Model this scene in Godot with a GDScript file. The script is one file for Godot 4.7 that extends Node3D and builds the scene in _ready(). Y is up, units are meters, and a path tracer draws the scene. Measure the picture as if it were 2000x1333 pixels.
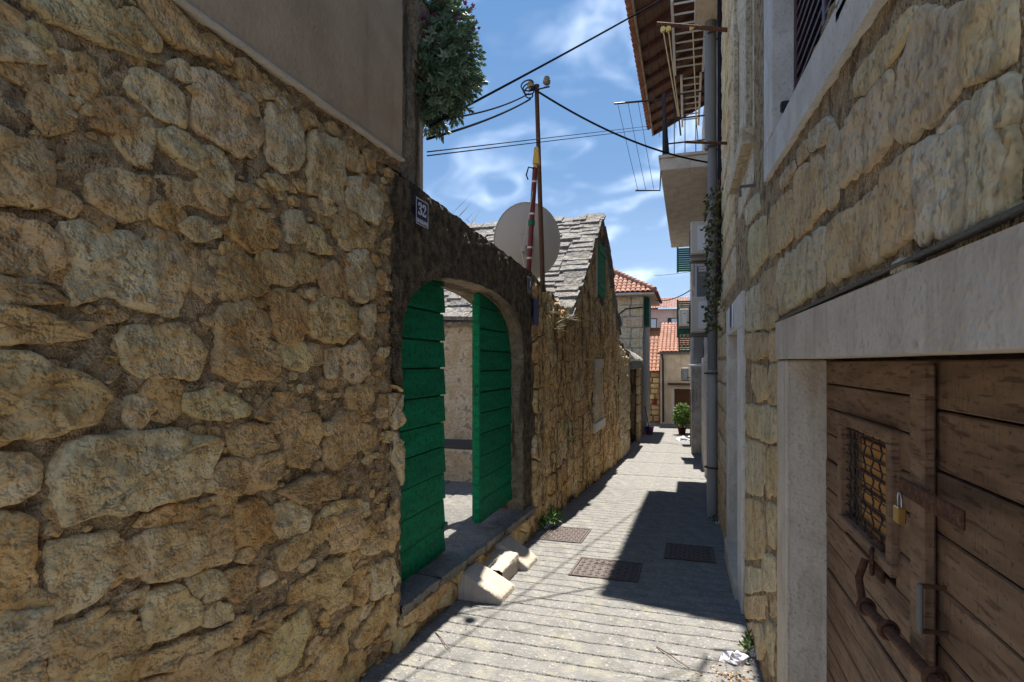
extends Node3D
# A narrow stepped-concrete alley between old stone houses.
# World: x = across the alley (right +), y up, -z = down the alley. The scene speaks of
# (t, y, s): t across, s metres down the alley from the camera.

const WALL_L := -1.9
const WALL_R := 0.45

const LEFT_STONES := [
	[0, 1.217, 2.788, 1.325, 2.867, 1.426, 2.922, 1.508, 2.869, 1.647, 2.823, 1.547, 2.802, 1.385, 2.787, 1.263, 2.759],
	[0, 1.485, 2.922, 1.547, 2.958, 1.63, 2.907, 1.634, 2.874, 1.587, 2.853, 1.523, 2.878],
	[1, 1.579, 3.022, 1.656, 3.069, 1.806, 3.019, 1.806, 2.978, 1.728, 2.944, 1.63, 2.953],
	[0, 1.806, 3.003, 1.889, 3.048, 1.955, 3.031, 1.933, 2.997, 1.837, 2.981],
	[0, 2.013, 3.025, 2.086, 3.053, 2.204, 3.015, 2.34, 3.028, 2.347, 2.986, 2.19, 2.951, 2.049, 2.961],
	[2, 1.796, 2.864, 1.857, 2.903, 2.025, 2.885, 2.15, 2.894, 2.177, 2.81, 2.144, 2.663, 2.013, 2.635, 1.837, 2.639, 1.796, 2.682],
	[2, 1.515, 2.727, 1.587, 2.762, 1.728, 2.751, 1.747, 2.646, 1.738, 2.625, 1.63, 2.636, 1.531, 2.661],
	[2, 2.231, 2.92, 2.362, 2.967, 2.457, 2.88, 2.481, 2.825, 2.424, 2.7, 2.332, 2.649, 2.224, 2.662, 2.217, 2.777],
	[2, 2.557, 2.919, 2.74, 2.943, 2.84, 2.957, 2.82, 2.617, 2.665, 2.598, 2.523, 2.591, 2.523, 2.776],
	[2, 2.882, 2.779, 3.179, 2.819, 3.255, 2.761, 3.179, 2.583, 2.861, 2.604],
	[0, 2.861, 2.94, 3.036, 2.953, 3.036, 2.865, 2.861, 2.844],
	[2, 1.682, 2.841, 1.738, 2.868, 1.781, 2.849, 1.767, 2.817, 1.71, 2.814],
	[2, 1.492, 2.52, 1.596, 2.592, 1.613, 2.553, 1.596, 2.455, 1.547, 2.423, 1.492, 2.477],
	[2, 1.665, 2.557, 1.71, 2.598, 1.806, 2.578, 1.837, 2.521, 1.826, 2.476, 1.757, 2.494, 1.682, 2.516],
	[2, 1.826, 2.568, 1.922, 2.585, 1.99, 2.528, 1.99, 2.439, 1.944, 2.425, 1.837, 2.462],
	[0, 1.135, 2.349, 1.205, 2.363, 1.251, 2.342, 1.26, 2.262, 1.246, 2.187, 1.189, 2.178, 1.135, 2.176],
	[0, 1.135, 2.733, 1.167, 2.734, 1.189, 2.704, 1.167, 2.661, 1.135, 2.649],
	[0, 1.194, 2.694, 1.222, 2.723, 1.257, 2.704, 1.263, 2.675, 1.222, 2.666],
	[2, 1.145, 2.625, 1.194, 2.669, 1.228, 2.656, 1.234, 2.621, 1.167, 2.594, 1.145, 2.559],
	[3, 1.332, 2.678, 1.371, 2.705, 1.405, 2.687, 1.392, 2.663, 1.338, 2.654],
	[3, 1.325, 2.601, 1.378, 2.64, 1.398, 2.622, 1.371, 2.575, 1.332, 2.577],
	[1, 1.371, 2.554, 1.485, 2.611, 1.547, 2.587, 1.515, 2.522, 1.398, 2.497],
	[0, 1.275, 2.668, 1.325, 2.688, 1.332, 2.617, 1.306, 2.559, 1.269, 2.575],
	[1, 1.228, 2.543, 1.3, 2.543, 1.319, 2.465, 1.246, 2.41, 1.205, 2.457],
	[3, 1.596, 2.257, 1.647, 2.294, 1.728, 2.299, 1.767, 2.26, 1.719, 2.228, 1.63, 2.227],
	[2, 1.728, 2.235, 1.806, 2.278, 1.911, 2.268, 1.922, 2.236, 1.806, 2.203],
	[0, 1.392, 2.322, 1.485, 2.366, 1.579, 2.343, 1.579, 2.238, 1.485, 2.207, 1.385, 2.238],
	[3, 1.99, 2.286, 2.025, 2.394, 2.111, 2.398, 2.217, 2.377, 2.288, 2.324, 2.274, 2.266, 2.111, 2.22, 2.001, 2.244],
	[2, 2.54, 2.564, 2.665, 2.575, 2.76, 2.566, 2.721, 2.533, 2.575, 2.507],
	[2, 2.204, 2.587, 2.347, 2.592, 2.362, 2.556, 2.245, 2.551],
	[0, 2.74, 2.492, 2.946, 2.577, 3.155, 2.525, 3.13, 2.429, 2.903, 2.384, 2.74, 2.422],
	[2, 2.347, 2.429, 2.457, 2.466, 2.489, 2.346, 2.362, 2.309],
	[0, 2.489, 2.421, 2.628, 2.398, 2.665, 2.304, 2.523, 2.299],
	[1, 1.826, 2.442, 1.944, 2.399, 1.967, 2.343, 1.878, 2.338, 1.806, 2.386],
	[1, 2.025, 2.494, 2.163, 2.488, 2.231, 2.439, 2.137, 2.424, 2.025, 2.43],
	[0, 1.63, 2.389, 1.738, 2.407, 1.776, 2.353, 1.719, 2.313, 1.638, 2.315],
	[2, 1.3, 2.137, 1.385, 2.15, 1.485, 2.144, 1.587, 2.136, 1.621, 2.027, 1.613, 1.957, 1.592, 1.901, 1.508, 1.908, 1.448, 1.938, 1.332, 1.891, 1.313, 1.988, 1.3, 2.072],
	[2, 1.6, 2.153, 1.71, 2.192, 1.757, 2.121, 1.738, 1.963, 1.719, 1.897, 1.621, 1.896, 1.634, 2.029],
	[2, 1.791, 2.119, 1.868, 2.149, 1.927, 2.134, 1.916, 1.984, 1.857, 1.96, 1.806, 2.005, 1.776, 2.058],
	[1, 1.938, 2.136, 2.049, 2.173, 2.15, 2.144, 2.183, 2.053, 2.157, 2.021, 1.944, 1.974],
	[0, 2.144, 2.2, 2.231, 2.226, 2.245, 2.129, 2.197, 2.045, 2.163, 2.117],
	[0, 2.259, 2.211, 2.378, 2.222, 2.424, 2.136, 2.362, 2.091, 2.259, 2.092],
	[0, 2.424, 2.188, 2.473, 2.249, 2.592, 2.249, 2.592, 2.171, 2.457, 2.119],
	[2, 2.882, 2.347, 3.036, 2.388, 3.155, 2.306, 3.155, 2.124, 2.991, 2.081, 2.861, 2.127],
	[1, 2.61, 2.185, 2.74, 2.263, 2.84, 2.196, 2.84, 2.076, 2.646, 2.078],
	[3, 2.259, 1.993, 2.393, 2.038, 2.489, 2.006, 2.457, 1.822, 2.303, 1.806, 2.259, 1.884],
	[0, 2.523, 1.998, 2.702, 2.061, 2.925, 2.012, 2.946, 1.904, 2.82, 1.825, 2.557, 1.837, 2.523, 1.922],
	[2, 3.013, 2.02, 3.155, 2.059, 3.204, 1.971, 3.13, 1.862, 3.013, 1.895],
	[2, 1.508, 1.813, 1.596, 1.833, 1.614, 1.781, 1.609, 1.674, 1.563, 1.659, 1.515, 1.704, 1.496, 1.762],
	[0, 1.621, 1.827, 1.728, 1.841, 1.806, 1.805, 1.852, 1.739, 1.806, 1.646, 1.701, 1.656, 1.63, 1.65, 1.617, 1.75],
	[1, 1.911, 1.922, 2.086, 1.966, 2.19, 1.918, 2.217, 1.862, 2.177, 1.801, 2.288, 1.725, 2.274, 1.636, 2.049, 1.632, 1.911, 1.67, 1.922, 1.775],
	[2, 2.84, 1.778, 2.991, 1.819, 3.082, 1.745, 3.082, 1.656, 2.946, 1.584, 2.84, 1.635],
	[2, 2.683, 1.763, 2.76, 1.776, 2.77, 1.636, 2.674, 1.627],
	[1, 2.882, 1.549, 3.106, 1.565, 3.155, 1.472, 3.036, 1.404, 2.882, 1.441],
	[0, 1.135, 1.703, 1.194, 1.716, 1.281, 1.684, 1.412, 1.634, 1.441, 1.584, 1.398, 1.51, 1.281, 1.489, 1.135, 1.505],
	[0, 1.757, 1.574, 1.878, 1.584, 2.013, 1.542, 2.111, 1.498, 2.061, 1.465, 1.837, 1.477, 1.757, 1.517],
	[3, 1.63, 1.596, 1.728, 1.608, 1.738, 1.526, 1.673, 1.484, 1.596, 1.506, 1.587, 1.56],
	[2, 1.523, 1.564, 1.571, 1.576, 1.587, 1.507, 1.547, 1.459, 1.515, 1.514],
	[1, 2.124, 1.46, 2.245, 1.528, 2.393, 1.529, 2.523, 1.489, 2.378, 1.437, 2.231, 1.426],
	[1, 2.204, 1.404, 2.347, 1.424, 2.378, 1.385, 2.245, 1.375],
	[0, 2.393, 1.425, 2.575, 1.431, 2.628, 1.337, 2.489, 1.17, 2.347, 1.225, 2.362, 1.346],
	[1, 2.74, 1.393, 2.946, 1.411, 2.991, 1.333, 2.946, 1.19, 2.78, 1.108, 2.646, 1.166, 2.665, 1.264],
	[0, 3.024, 1.329, 3.167, 1.289, 3.142, 1.2, 3.002, 1.182],
	[0, 1.135, 2.123, 1.222, 2.119, 1.269, 2.098, 1.275, 2.008, 1.217, 1.973, 1.135, 1.979],
	[1, 1.135, 1.949, 1.246, 1.933, 1.306, 1.895, 1.2, 1.878, 1.135, 1.883],
	[1, 1.135, 1.853, 1.234, 1.849, 1.371, 1.813, 1.385, 1.786, 1.246, 1.767, 1.135, 1.769],
	[0, 2.303, 1.786, 2.457, 1.801, 2.523, 1.728, 2.489, 1.663, 2.332, 1.695],
	[2, 2.523, 1.792, 2.61, 1.784, 2.637, 1.706, 2.523, 1.7],
	[2, 1.265, 1.378, 1.329, 1.44, 1.381, 1.46, 1.525, 1.442, 1.674, 1.44, 1.918, 1.377, 1.908, 1.318, 1.845, 1.227, 1.814, 1.167, 1.719, 1.181, 1.613, 1.189, 1.502, 1.179, 1.436, 1.202, 1.304, 1.189, 1.286, 1.246, 1.268, 1.314],
	[1, 1.951, 1.416, 2.156, 1.412, 2.278, 1.301, 2.156, 1.275, 2.032, 1.295, 1.974, 1.343],
	[0, 1.865, 1.215, 1.94, 1.296, 2.068, 1.266, 2.293, 1.269, 2.307, 1.197, 2.236, 1.122, 2.093, 1.124, 1.929, 1.15, 1.855, 1.183],
	[2, 1.135, 1.442, 1.188, 1.428, 1.227, 1.385, 1.21, 1.32, 1.166, 1.305, 1.135, 1.318],
	[3, 1.135, 1.253, 1.177, 1.248, 1.207, 1.203, 1.193, 1.146, 1.204, 1.019, 1.166, 0.991, 1.135, 1.001],
	[2, 1.265, 1.136, 1.368, 1.118, 1.443, 1.117, 1.465, 1.047, 1.451, 0.947, 1.355, 0.915, 1.274, 0.91, 1.268, 1.008],
	[0, 1.495, 1.052, 1.54, 1.06, 1.588, 1.015, 1.58, 0.951, 1.525, 0.955, 1.495, 0.995],
	[2, 1.588, 1.083, 1.719, 1.066, 1.855, 1.041, 1.855, 0.973, 1.834, 0.88, 1.765, 0.879, 1.605, 0.905, 1.597, 0.975],
	[0, 1.87, 1.036, 1.985, 1.023, 2.003, 0.947, 1.985, 0.864, 1.855, 0.877],
	[3, 1.556, 1.114, 1.588, 1.143, 1.785, 1.141, 1.814, 1.118, 1.785, 1.084, 1.674, 1.09],
	[0, 1.834, 1.138, 1.963, 1.134, 2.02, 1.104, 1.997, 1.038, 1.865, 1.055],
	[3, 2.026, 1.075, 2.182, 1.057, 2.236, 0.976, 2.209, 0.887, 2.056, 0.905, 2.02, 0.978],
	[2, 2.264, 1.018, 2.397, 0.997, 2.525, 0.902, 2.492, 0.837, 2.307, 0.859, 2.243, 0.936],
	[0, 2.293, 0.804, 2.525, 0.817, 2.559, 0.764, 2.509, 0.694, 2.366, 0.689, 2.293, 0.734],
	[0, 2.702, 0.834, 2.943, 0.82, 3.078, 0.71, 2.943, 0.601, 2.74, 0.653, 2.684, 0.749],
	[0, 2.428, 0.585, 2.665, 0.598, 2.859, 0.58, 2.901, 0.47, 2.702, 0.438, 2.525, 0.474, 2.428, 0.533],
	[2, 3.032, 0.611, 3.273, 0.591, 3.326, 0.536, 3.173, 0.504, 3.032, 0.549],
	[3, 2.943, 0.467, 3.078, 0.446, 3.101, 0.374, 2.943, 0.395],
	[0, 2.987, 0.36, 3.055, 0.379, 3.101, 0.311, 3.032, 0.237, 2.965, 0.277],
	[2, 3.125, 0.43, 3.379, 0.397, 3.463, 0.244, 3.379, 0.192, 3.149, 0.229],
	[0, 2.629, 0.433, 2.901, 0.386, 2.901, 0.314, 2.702, 0.325],
	[1, 1.997, 0.531, 2.223, 0.516, 2.366, 0.506, 2.397, 0.463, 2.196, 0.48, 2.008, 0.526],
	[0, 1.588, 0.858, 1.7, 0.839, 1.824, 0.717, 1.814, 0.655, 1.674, 0.67, 1.588, 0.694, 1.58, 0.787],
	[2, 1.865, 0.684, 1.974, 0.656, 1.985, 0.598, 1.876, 0.62, 1.845, 0.65],
	[2, 1.765, 0.846, 1.876, 0.84, 1.963, 0.766, 1.951, 0.718, 1.824, 0.742],
	[1, 1.98, 0.804, 2.13, 0.765, 2.118, 0.681, 2.032, 0.66, 1.98, 0.707],
	[0, 1.256, 0.879, 1.381, 0.844, 1.502, 0.82, 1.525, 0.767, 1.51, 0.687, 1.381, 0.702, 1.262, 0.734],
	[2, 1.135, 0.992, 1.244, 0.947, 1.253, 0.862, 1.247, 0.801, 1.135, 0.832],
	[2, 1.135, 0.826, 1.233, 0.789, 1.238, 0.705, 1.135, 0.749],
	[0, 1.54, 0.657, 1.719, 0.61, 1.968, 0.571, 1.974, 0.498, 1.765, 0.515, 1.54, 0.577],
	[0, 1.985, 0.448, 2.216, 0.413, 2.23, 0.271, 2.223, 0.13, 1.985, 0.218],
	[0, 2.25, 0.426, 2.492, 0.434, 2.525, 0.324, 2.444, 0.235, 2.336, 0.177, 2.25, 0.241],
	[0, 2.525, 0.078, 2.629, 0.146, 2.859, 0.165, 2.839, 0.044, 2.74, -0.022, 2.576, 0.03],
	[0, 2.88, 0.227, 2.987, 0.219, 2.987, 0.145, 2.88, 0.168],
	[0, 2.943, 0.055, 3.248, 0.176, 3.273, 0.047, 3.125, -0.03, 2.987, -0.003],
	[0, 3.299, 0.183, 3.463, 0.133, 3.52, -0.002, 3.379, -0.012, 3.299, 0.049],
	[0, 1.268, 0.718, 1.388, 0.685, 1.517, 0.669, 1.529, 0.598, 1.451, 0.561, 1.268, 0.632],
	[0, 1.556, 0.543, 1.785, 0.489, 1.968, 0.478, 1.968, 0.237, 1.556, 0.414],
	[0, 2.799, -0.076, 2.987, -0.089, 3.043, -0.154, 2.901, -0.178, 2.779, -0.124],
	[1, 1.48, 0.858, 1.58, 0.884, 1.58, 0.861, 1.51, 0.835],
	[0, 2.585, 0.882, 2.665, 0.822, 2.638, 0.74, 2.576, 0.781],
	[0, 2.336, 0.146, 2.509, 0.076, 2.525, -0.061, 2.336, -0.014],
	[0, 2.576, 0.868, 2.684, 0.918, 2.901, 0.902, 2.943, 0.832, 2.702, 0.846],
	[1, 2.278, 1.084, 2.525, 1.106, 2.799, 1.054, 2.779, 0.942, 2.444, 0.996]
]

const RIGHT_STONES := [
	[0, -1.135, 2.308, -0.972, 2.209, -0.972, 2.129, -1.043, 2.14, -1.118, 2.161, -1.135, 2.228],
	[0, -1.451, 2.354, -1.313, 2.403, -1.152, 2.314, -1.143, 2.241, -1.139, 2.179, -1.237, 2.151, -1.429, 2.173, -1.465, 2.213, -1.473, 2.301],
	[0, -1.791, 2.484, -1.683, 2.488, -1.362, 2.437, -1.325, 2.401, -1.473, 2.387, -1.663, 2.393, -1.768, 2.434],
	[1, -1.643, 2.381, -1.488, 2.373, -1.491, 2.309, -1.491, 2.201, -1.606, 2.197, -1.916, 2.224, -1.938, 2.395, -1.768, 2.402],
	[0, -2.093, 2.455, -1.971, 2.423, -1.966, 2.202, -2.055, 2.195, -2.119, 2.236, -2.136, 2.36],
	[2, -2.684, 2.521, -2.232, 2.442, -2.143, 2.362, -2.143, 2.218, -2.657, 2.22, -2.741, 2.352],
	[2, -3.478, 2.55, -2.799, 2.484, -2.77, 2.244, -3.386, 2.28, -3.556, 2.338],
	[0, -4.623, 2.716, -3.658, 2.582, -3.576, 2.321, -4.459, 2.316, -4.693, 2.513],
	[0, -2.63, 2.584, -2.436, 2.57, -2.392, 2.499, -2.63, 2.524],
	[2, -3.064, 2.608, -2.695, 2.576, -2.673, 2.528, -3.064, 2.55],
	[1, -2.371, 2.563, -2.093, 2.514, -1.986, 2.436, -2.16, 2.449, -2.371, 2.491],
	[0, -1.221, 2.121, -1.122, 2.133, -1.122, 2.098, -1.217, 2.117],
	[2, -1.106, 2.128, -1.026, 2.119, -1.029, 2.066, -0.989, 1.981, -0.992, 1.915, -1.114, 1.919, -1.118, 2.024],
	[3, -1.016, 2.116, -0.972, 2.106, -0.972, 2.037, -1.021, 2.062],
	[0, -1.021, 2.055, -0.972, 2.032, -0.972, 1.912, -0.981, 1.918, -0.986, 1.98],
	[0, -1.221, 2.11, -1.128, 2.092, -1.13, 1.924, -1.217, 1.927, -1.239, 1.962, -1.224, 2.037],
	[1, -1.343, 2.127, -1.239, 2.119, -1.247, 2.04, -1.257, 2.003, -1.232, 1.954, -1.313, 1.929, -1.352, 1.975, -1.343, 2.06],
	[0, -1.536, 2.134, -1.473, 2.146, -1.356, 2.139, -1.362, 2.046, -1.362, 1.967, -1.533, 1.949, -1.541, 2.051],
	[2, -1.597, 2.13, -1.55, 2.12, -1.556, 1.948, -1.599, 1.946],
	[0, -1.787, 2.126, -1.61, 2.127, -1.617, 1.952, -1.768, 1.952],
	[0, -2.093, 2.155, -1.864, 2.143, -1.803, 2.124, -1.82, 1.953, -2.061, 1.955, -2.103, 2.074],
	[2, -2.317, 2.176, -2.126, 2.157, -2.143, 1.966, -2.301, 1.961],
	[0, -2.62, 2.183, -2.371, 2.177, -2.35, 1.958, -2.569, 1.944],
	[0, -3.138, 2.212, -2.673, 2.183, -2.63, 1.946, -3.064, 1.936, -3.201, 2.1],
	[0, -3.882, 2.249, -3.233, 2.213, -3.233, 1.943, -3.882, 1.99],
	[2, -4.801, 2.253, -3.955, 2.214, -3.955, 1.995, -4.764, 2.058],
	[0, -5.095, 2.982, -4.03, 2.823, -3.93, 2.68, -4.801, 2.775],
	[0, -1.465, 1.924, -1.35, 1.911, -1.362, 1.894, -1.465, 1.9],
	[0, -4.8, 2.075, -3.917, 2.022, -3.874, 1.909, -4.757, 1.949],
	[0, -3.779, 2.01, -3.197, 1.975, -3.216, 1.889, -3.752, 1.905],
	[2, -4.912, 1.937, -3.554, 1.878, -3.508, 1.748, -4.065, 1.719, -4.889, 1.745],
	[0, -3.463, 1.873, -3.197, 1.865, -3.197, 1.715, -3.441, 1.716],
	[0, -4.401, 1.7, -3.626, 1.675, -3.589, 1.488, -4.065, 1.45, -4.438, 1.558],
	[0, -3.531, 1.692, -3.197, 1.693, -3.197, 1.49, -3.531, 1.468],
	[0, -4.844, 1.378, -3.917, 1.432, -3.917, 1.218, -4.757, 1.154],
	[2, -3.832, 1.438, -3.216, 1.467, -3.235, 1.29, -3.846, 1.218],
	[0, -4.8, 1.105, -3.65, 1.219, -3.675, 1.031, -3.874, 0.861, -4.757, 0.696],
	[0, -3.577, 1.212, -3.216, 1.264, -3.235, 1.027, -3.577, 0.92],
	[2, -4.844, 0.632, -3.874, 0.835, -3.65, 0.638, -3.805, 0.504, -4.844, 0.143],
	[0, -3.577, 0.895, -3.265, 0.954, -3.284, 0.719, -3.531, 0.674],
	[0, -4.912, 0.075, -3.917, 0.396, -3.874, 0.27, -4.912, -0.15],
	[0, -3.805, 0.521, -3.284, 0.681, -3.284, 0.496, -3.779, 0.306],
	[2, -4.912, -0.173, -3.284, 0.478, -3.284, 0.35, -4.912, -0.353],
	[0, -4.912, -0.381, -3.779, 0.105, -3.554, 0.086, -3.917, -0.193, -4.8, -0.482],
	[0, -3.626, 0.183, -3.314, 0.304, -3.335, 0.008, -3.508, 0.028]
]

var names := {}
var offs := {}
var M := {}
var rng := RandomNumberGenerator.new()
var nz := FastNoiseLite.new()
var nz2 := FastNoiseLite.new()
var nzr := FastNoiseLite.new()

# ---------------------------------------------------------------- helpers
func V(t: float, y: float, s: float) -> Vector3:
	return Vector3(t, y, -s)

func gy(s: float) -> float:
	if s < 18.0:
		return -0.067 * maxf(s, -0.6)
	return maxf(-1.206 - 0.0365 * (s - 18.0), -1.68)

func numbered(called: String) -> String:
	var n: int = names.get(called, 0)
	names[called] = n + 1
	return called if n == 0 else "%s_%03d" % [called, n]

func thing(called: String, label: String, category: String, at := Vector3.ZERO, turn := 0.0, group := "") -> Node3D:
	var o := Node3D.new()
	o.name = numbered(called)
	add_child(o)
	o.position = at
	o.rotation_degrees.y = turn
	tag(o, label, category, group)
	return o

func tag(o: Node, label: String, category: String, group := "") -> void:
	o.set_meta("label", label)
	o.set_meta("category", category)
	if group:
		o.set_meta("group", group)

# a thing on the left wall: local x = s, y = height, z = out of the wall
func left(called: String, label: String, category: String, s0 := 0.0, y0 := 0.0, group := "") -> Node3D:
	var o := thing(called, label, category, V(WALL_L, y0, s0), 90, group)
	offs[o] = Vector3(-s0, -y0, 0)
	return o

# a thing on the right wall: local x = -s, z = out of the wall
func right(called: String, label: String, category: String, s0 := 0.0, y0 := 0.0, group := "", t0 := WALL_R) -> Node3D:
	var o := thing(called, label, category, V(t0, y0, s0), -90, group)
	offs[o] = Vector3(s0, -y0, 0)
	return o

func new_st(smooth := false) -> SurfaceTool:
	var st := SurfaceTool.new()
	st.begin(Mesh.PRIMITIVE_TRIANGLES)
	st.set_smooth_group(0 if smooth else -1)
	st.set_color(Color.WHITE)
	return st

func done(st: SurfaceTool) -> ArrayMesh:
	st.generate_normals()
	st.index()
	return st.commit()

func obj(called: String, st, m: Material, parent: Node = null) -> MeshInstance3D:
	var o := MeshInstance3D.new()
	o.mesh = done(st) if st is SurfaceTool else st
	o.material_override = m
	if parent == null:
		o.name = numbered(called)
		add_child(o)
	else:
		o.name = called
		parent.add_child(o, true)
		if offs.has(parent):
			o.position = offs[parent]
	return o

func struct(called: String, st, m: Material) -> MeshInstance3D:
	var o := obj(called, st, m)
	o.set_meta("kind", "structure")
	return o

# polygon fan, turned so that it faces away from the point inside
func face(st: SurfaceTool, p: Array, inside: Vector3) -> void:
	var n: Vector3 = (p[1] - p[0]).cross(p[2] - p[0])
	var c := Vector3.ZERO
	for q in p:
		c += q
	c /= p.size()
	var flip := n.dot(c - inside) > 0
	for i in range(1, p.size() - 1):
		if flip:
			st.add_vertex(p[0]); st.add_vertex(p[i + 1]); st.add_vertex(p[i])
		else:
			st.add_vertex(p[0]); st.add_vertex(p[i]); st.add_vertex(p[i + 1])

func hexa(st: SurfaceTool, p: Array) -> void:   # eight corners: 0-3 one face in order, 4-7 the opposite
	var c := Vector3.ZERO
	for q in p:
		c += q
	c /= 8.0
	face(st, [p[0], p[1], p[2], p[3]], c)
	face(st, [p[4], p[5], p[6], p[7]], c)
	for i in 4:
		var j := (i + 1) % 4
		face(st, [p[i], p[j], p[j + 4], p[i + 4]], c)

func box(st: SurfaceTool, a: Vector3, b: Vector3, bevel := 0.0, xf := Transform3D()) -> void:
	var lo := Vector3(minf(a.x, b.x), minf(a.y, b.y), minf(a.z, b.z))
	var hi := Vector3(maxf(a.x, b.x), maxf(a.y, b.y), maxf(a.z, b.z))
	var c := (lo + hi) / 2.0
	var h := (hi - lo) / 2.0
	var e := minf(bevel, minf(h.x, minf(h.y, h.z)) * 0.9)
	var ins: Vector3 = xf * c
	var q := func(x: float, y: float, z: float) -> Vector3:
		return xf * (c + Vector3(x, y, z))
	for s in [-1.0, 1.0]:
		face(st, [q.call(s * h.x, -(h.y - e), -(h.z - e)), q.call(s * h.x, h.y - e, -(h.z - e)), q.call(s * h.x, h.y - e, h.z - e), q.call(s * h.x, -(h.y - e), h.z - e)], ins)
		face(st, [q.call(-(h.x - e), s * h.y, -(h.z - e)), q.call(h.x - e, s * h.y, -(h.z - e)), q.call(h.x - e, s * h.y, h.z - e), q.call(-(h.x - e), s * h.y, h.z - e)], ins)
		face(st, [q.call(-(h.x - e), -(h.y - e), s * h.z), q.call(h.x - e, -(h.y - e), s * h.z), q.call(h.x - e, h.y - e, s * h.z), q.call(-(h.x - e), h.y - e, s * h.z)], ins)
	if e <= 0.0:
		return
	for s in [-1.0, 1.0]:
		for r in [-1.0, 1.0]:
			face(st, [q.call(s * h.x, r * (h.y - e), -(h.z - e)), q.call(s * (h.x - e), r * h.y, -(h.z - e)), q.call(s * (h.x - e), r * h.y, h.z - e), q.call(s * h.x, r * (h.y - e), h.z - e)], ins)
			face(st, [q.call(s * h.x, -(h.y - e), r * (h.z - e)), q.call(s * (h.x - e), -(h.y - e), r * h.z), q.call(s * (h.x - e), h.y - e, r * h.z), q.call(s * h.x, h.y - e, r * (h.z - e))], ins)
			face(st, [q.call(-(h.x - e), s * h.y, r * (h.z - e)), q.call(-(h.x - e), s * (h.y - e), r * h.z), q.call(h.x - e, s * (h.y - e), r * h.z), q.call(h.x - e, s * h.y, r * (h.z - e))], ins)
			for k in [-1.0, 1.0]:
				face(st, [q.call(s * h.x, r * (h.y - e), k * (h.z - e)), q.call(s * (h.x - e), r * h.y, k * (h.z - e)), q.call(s * (h.x - e), r * (h.y - e), k * h.z)], ins)

func block(called: String, a: Vector3, b: Vector3, m: Material, parent: Node = null, bevel := 0.006) -> MeshInstance3D:
	var st := new_st()
	box(st, a, b, bevel)
	return obj(called, st, m, parent)

# round bar through points
func tube(st: SurfaceTool, pts: Array, r0: float, sides := 8, r1 := -1.0, caps := true) -> void:
	st.set_smooth_group(1)
	var n := pts.size()
	var rings := []
	var side := Vector3.ZERO
	for i in n:
		var d: Vector3 = (pts[mini(i + 1, n - 1)] - pts[maxi(i - 1, 0)]).normalized()
		if side == Vector3.ZERO:
			side = d.cross(Vector3.UP if absf(d.y) < 0.9 else Vector3.RIGHT).normalized()
		side = (side - d * side.dot(d)).normalized()
		var up := side.cross(d)
		var r := r0 if r1 < 0.0 else lerpf(r0, r1, float(i) / maxf(n - 1, 1))
		var ring := []
		for k in sides:
			var a := TAU * k / sides
			ring.append(pts[i] + (side * cos(a) + up * sin(a)) * r)
		rings.append(ring)
	for i in n - 1:
		var mid: Vector3 = (pts[i] + pts[i + 1]) / 2.0
		for k in sides:
			var j := (k + 1) % sides
			face(st, [rings[i][k], rings[i][j], rings[i + 1][j], rings[i + 1][k]], mid)
	st.set_smooth_group(-1)
	if caps:
		face(st, rings[0], (pts[0] as Vector3).lerp(pts[1], 0.5))
		face(st, rings[n - 1], (pts[n - 1] as Vector3).lerp(pts[n - 2], 0.5))

func bar(called: String, pts: Array, r: float, m: Material, parent: Node = null, sides := 8, r1 := -1.0) -> MeshInstance3D:
	var st := new_st()
	tube(st, pts, r, sides, r1)
	return obj(called, st, m, parent)

func sag(a: Vector3, b: Vector3, drop: float, n := 14) -> Array:
	var out := []
	for i in n + 1:
		var f := float(i) / n
		out.append(a.lerp(b, f) - Vector3(0, drop * 4.0 * f * (1.0 - f), 0))
	return out

# sheet of nu x nv cells, at.call(i / nu, j / nv) gives the point; outside shows clockwise for (u right, v up)
func sheet(st: SurfaceTool, nu: int, nv: int, at: Callable, flip := false) -> void:
	var p := []
	p.resize((nu + 1) * (nv + 1))
	for j in nv + 1:
		for i in nu + 1:
			p[j * (nu + 1) + i] = at.call(float(i) / nu, float(j) / nv)
	for j in nv:
		for i in nu:
			var a: Vector3 = p[j * (nu + 1) + i]
			var b: Vector3 = p[j * (nu + 1) + i + 1]
			var c: Vector3 = p[(j + 1) * (nu + 1) + i + 1]
			var d: Vector3 = p[(j + 1) * (nu + 1) + i]
			if flip:
				st.add_vertex(a); st.add_vertex(c); st.add_vertex(d)
				st.add_vertex(a); st.add_vertex(b); st.add_vertex(c)
			else:
				st.add_vertex(a); st.add_vertex(d); st.add_vertex(c)
				st.add_vertex(a); st.add_vertex(c); st.add_vertex(b)

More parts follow.
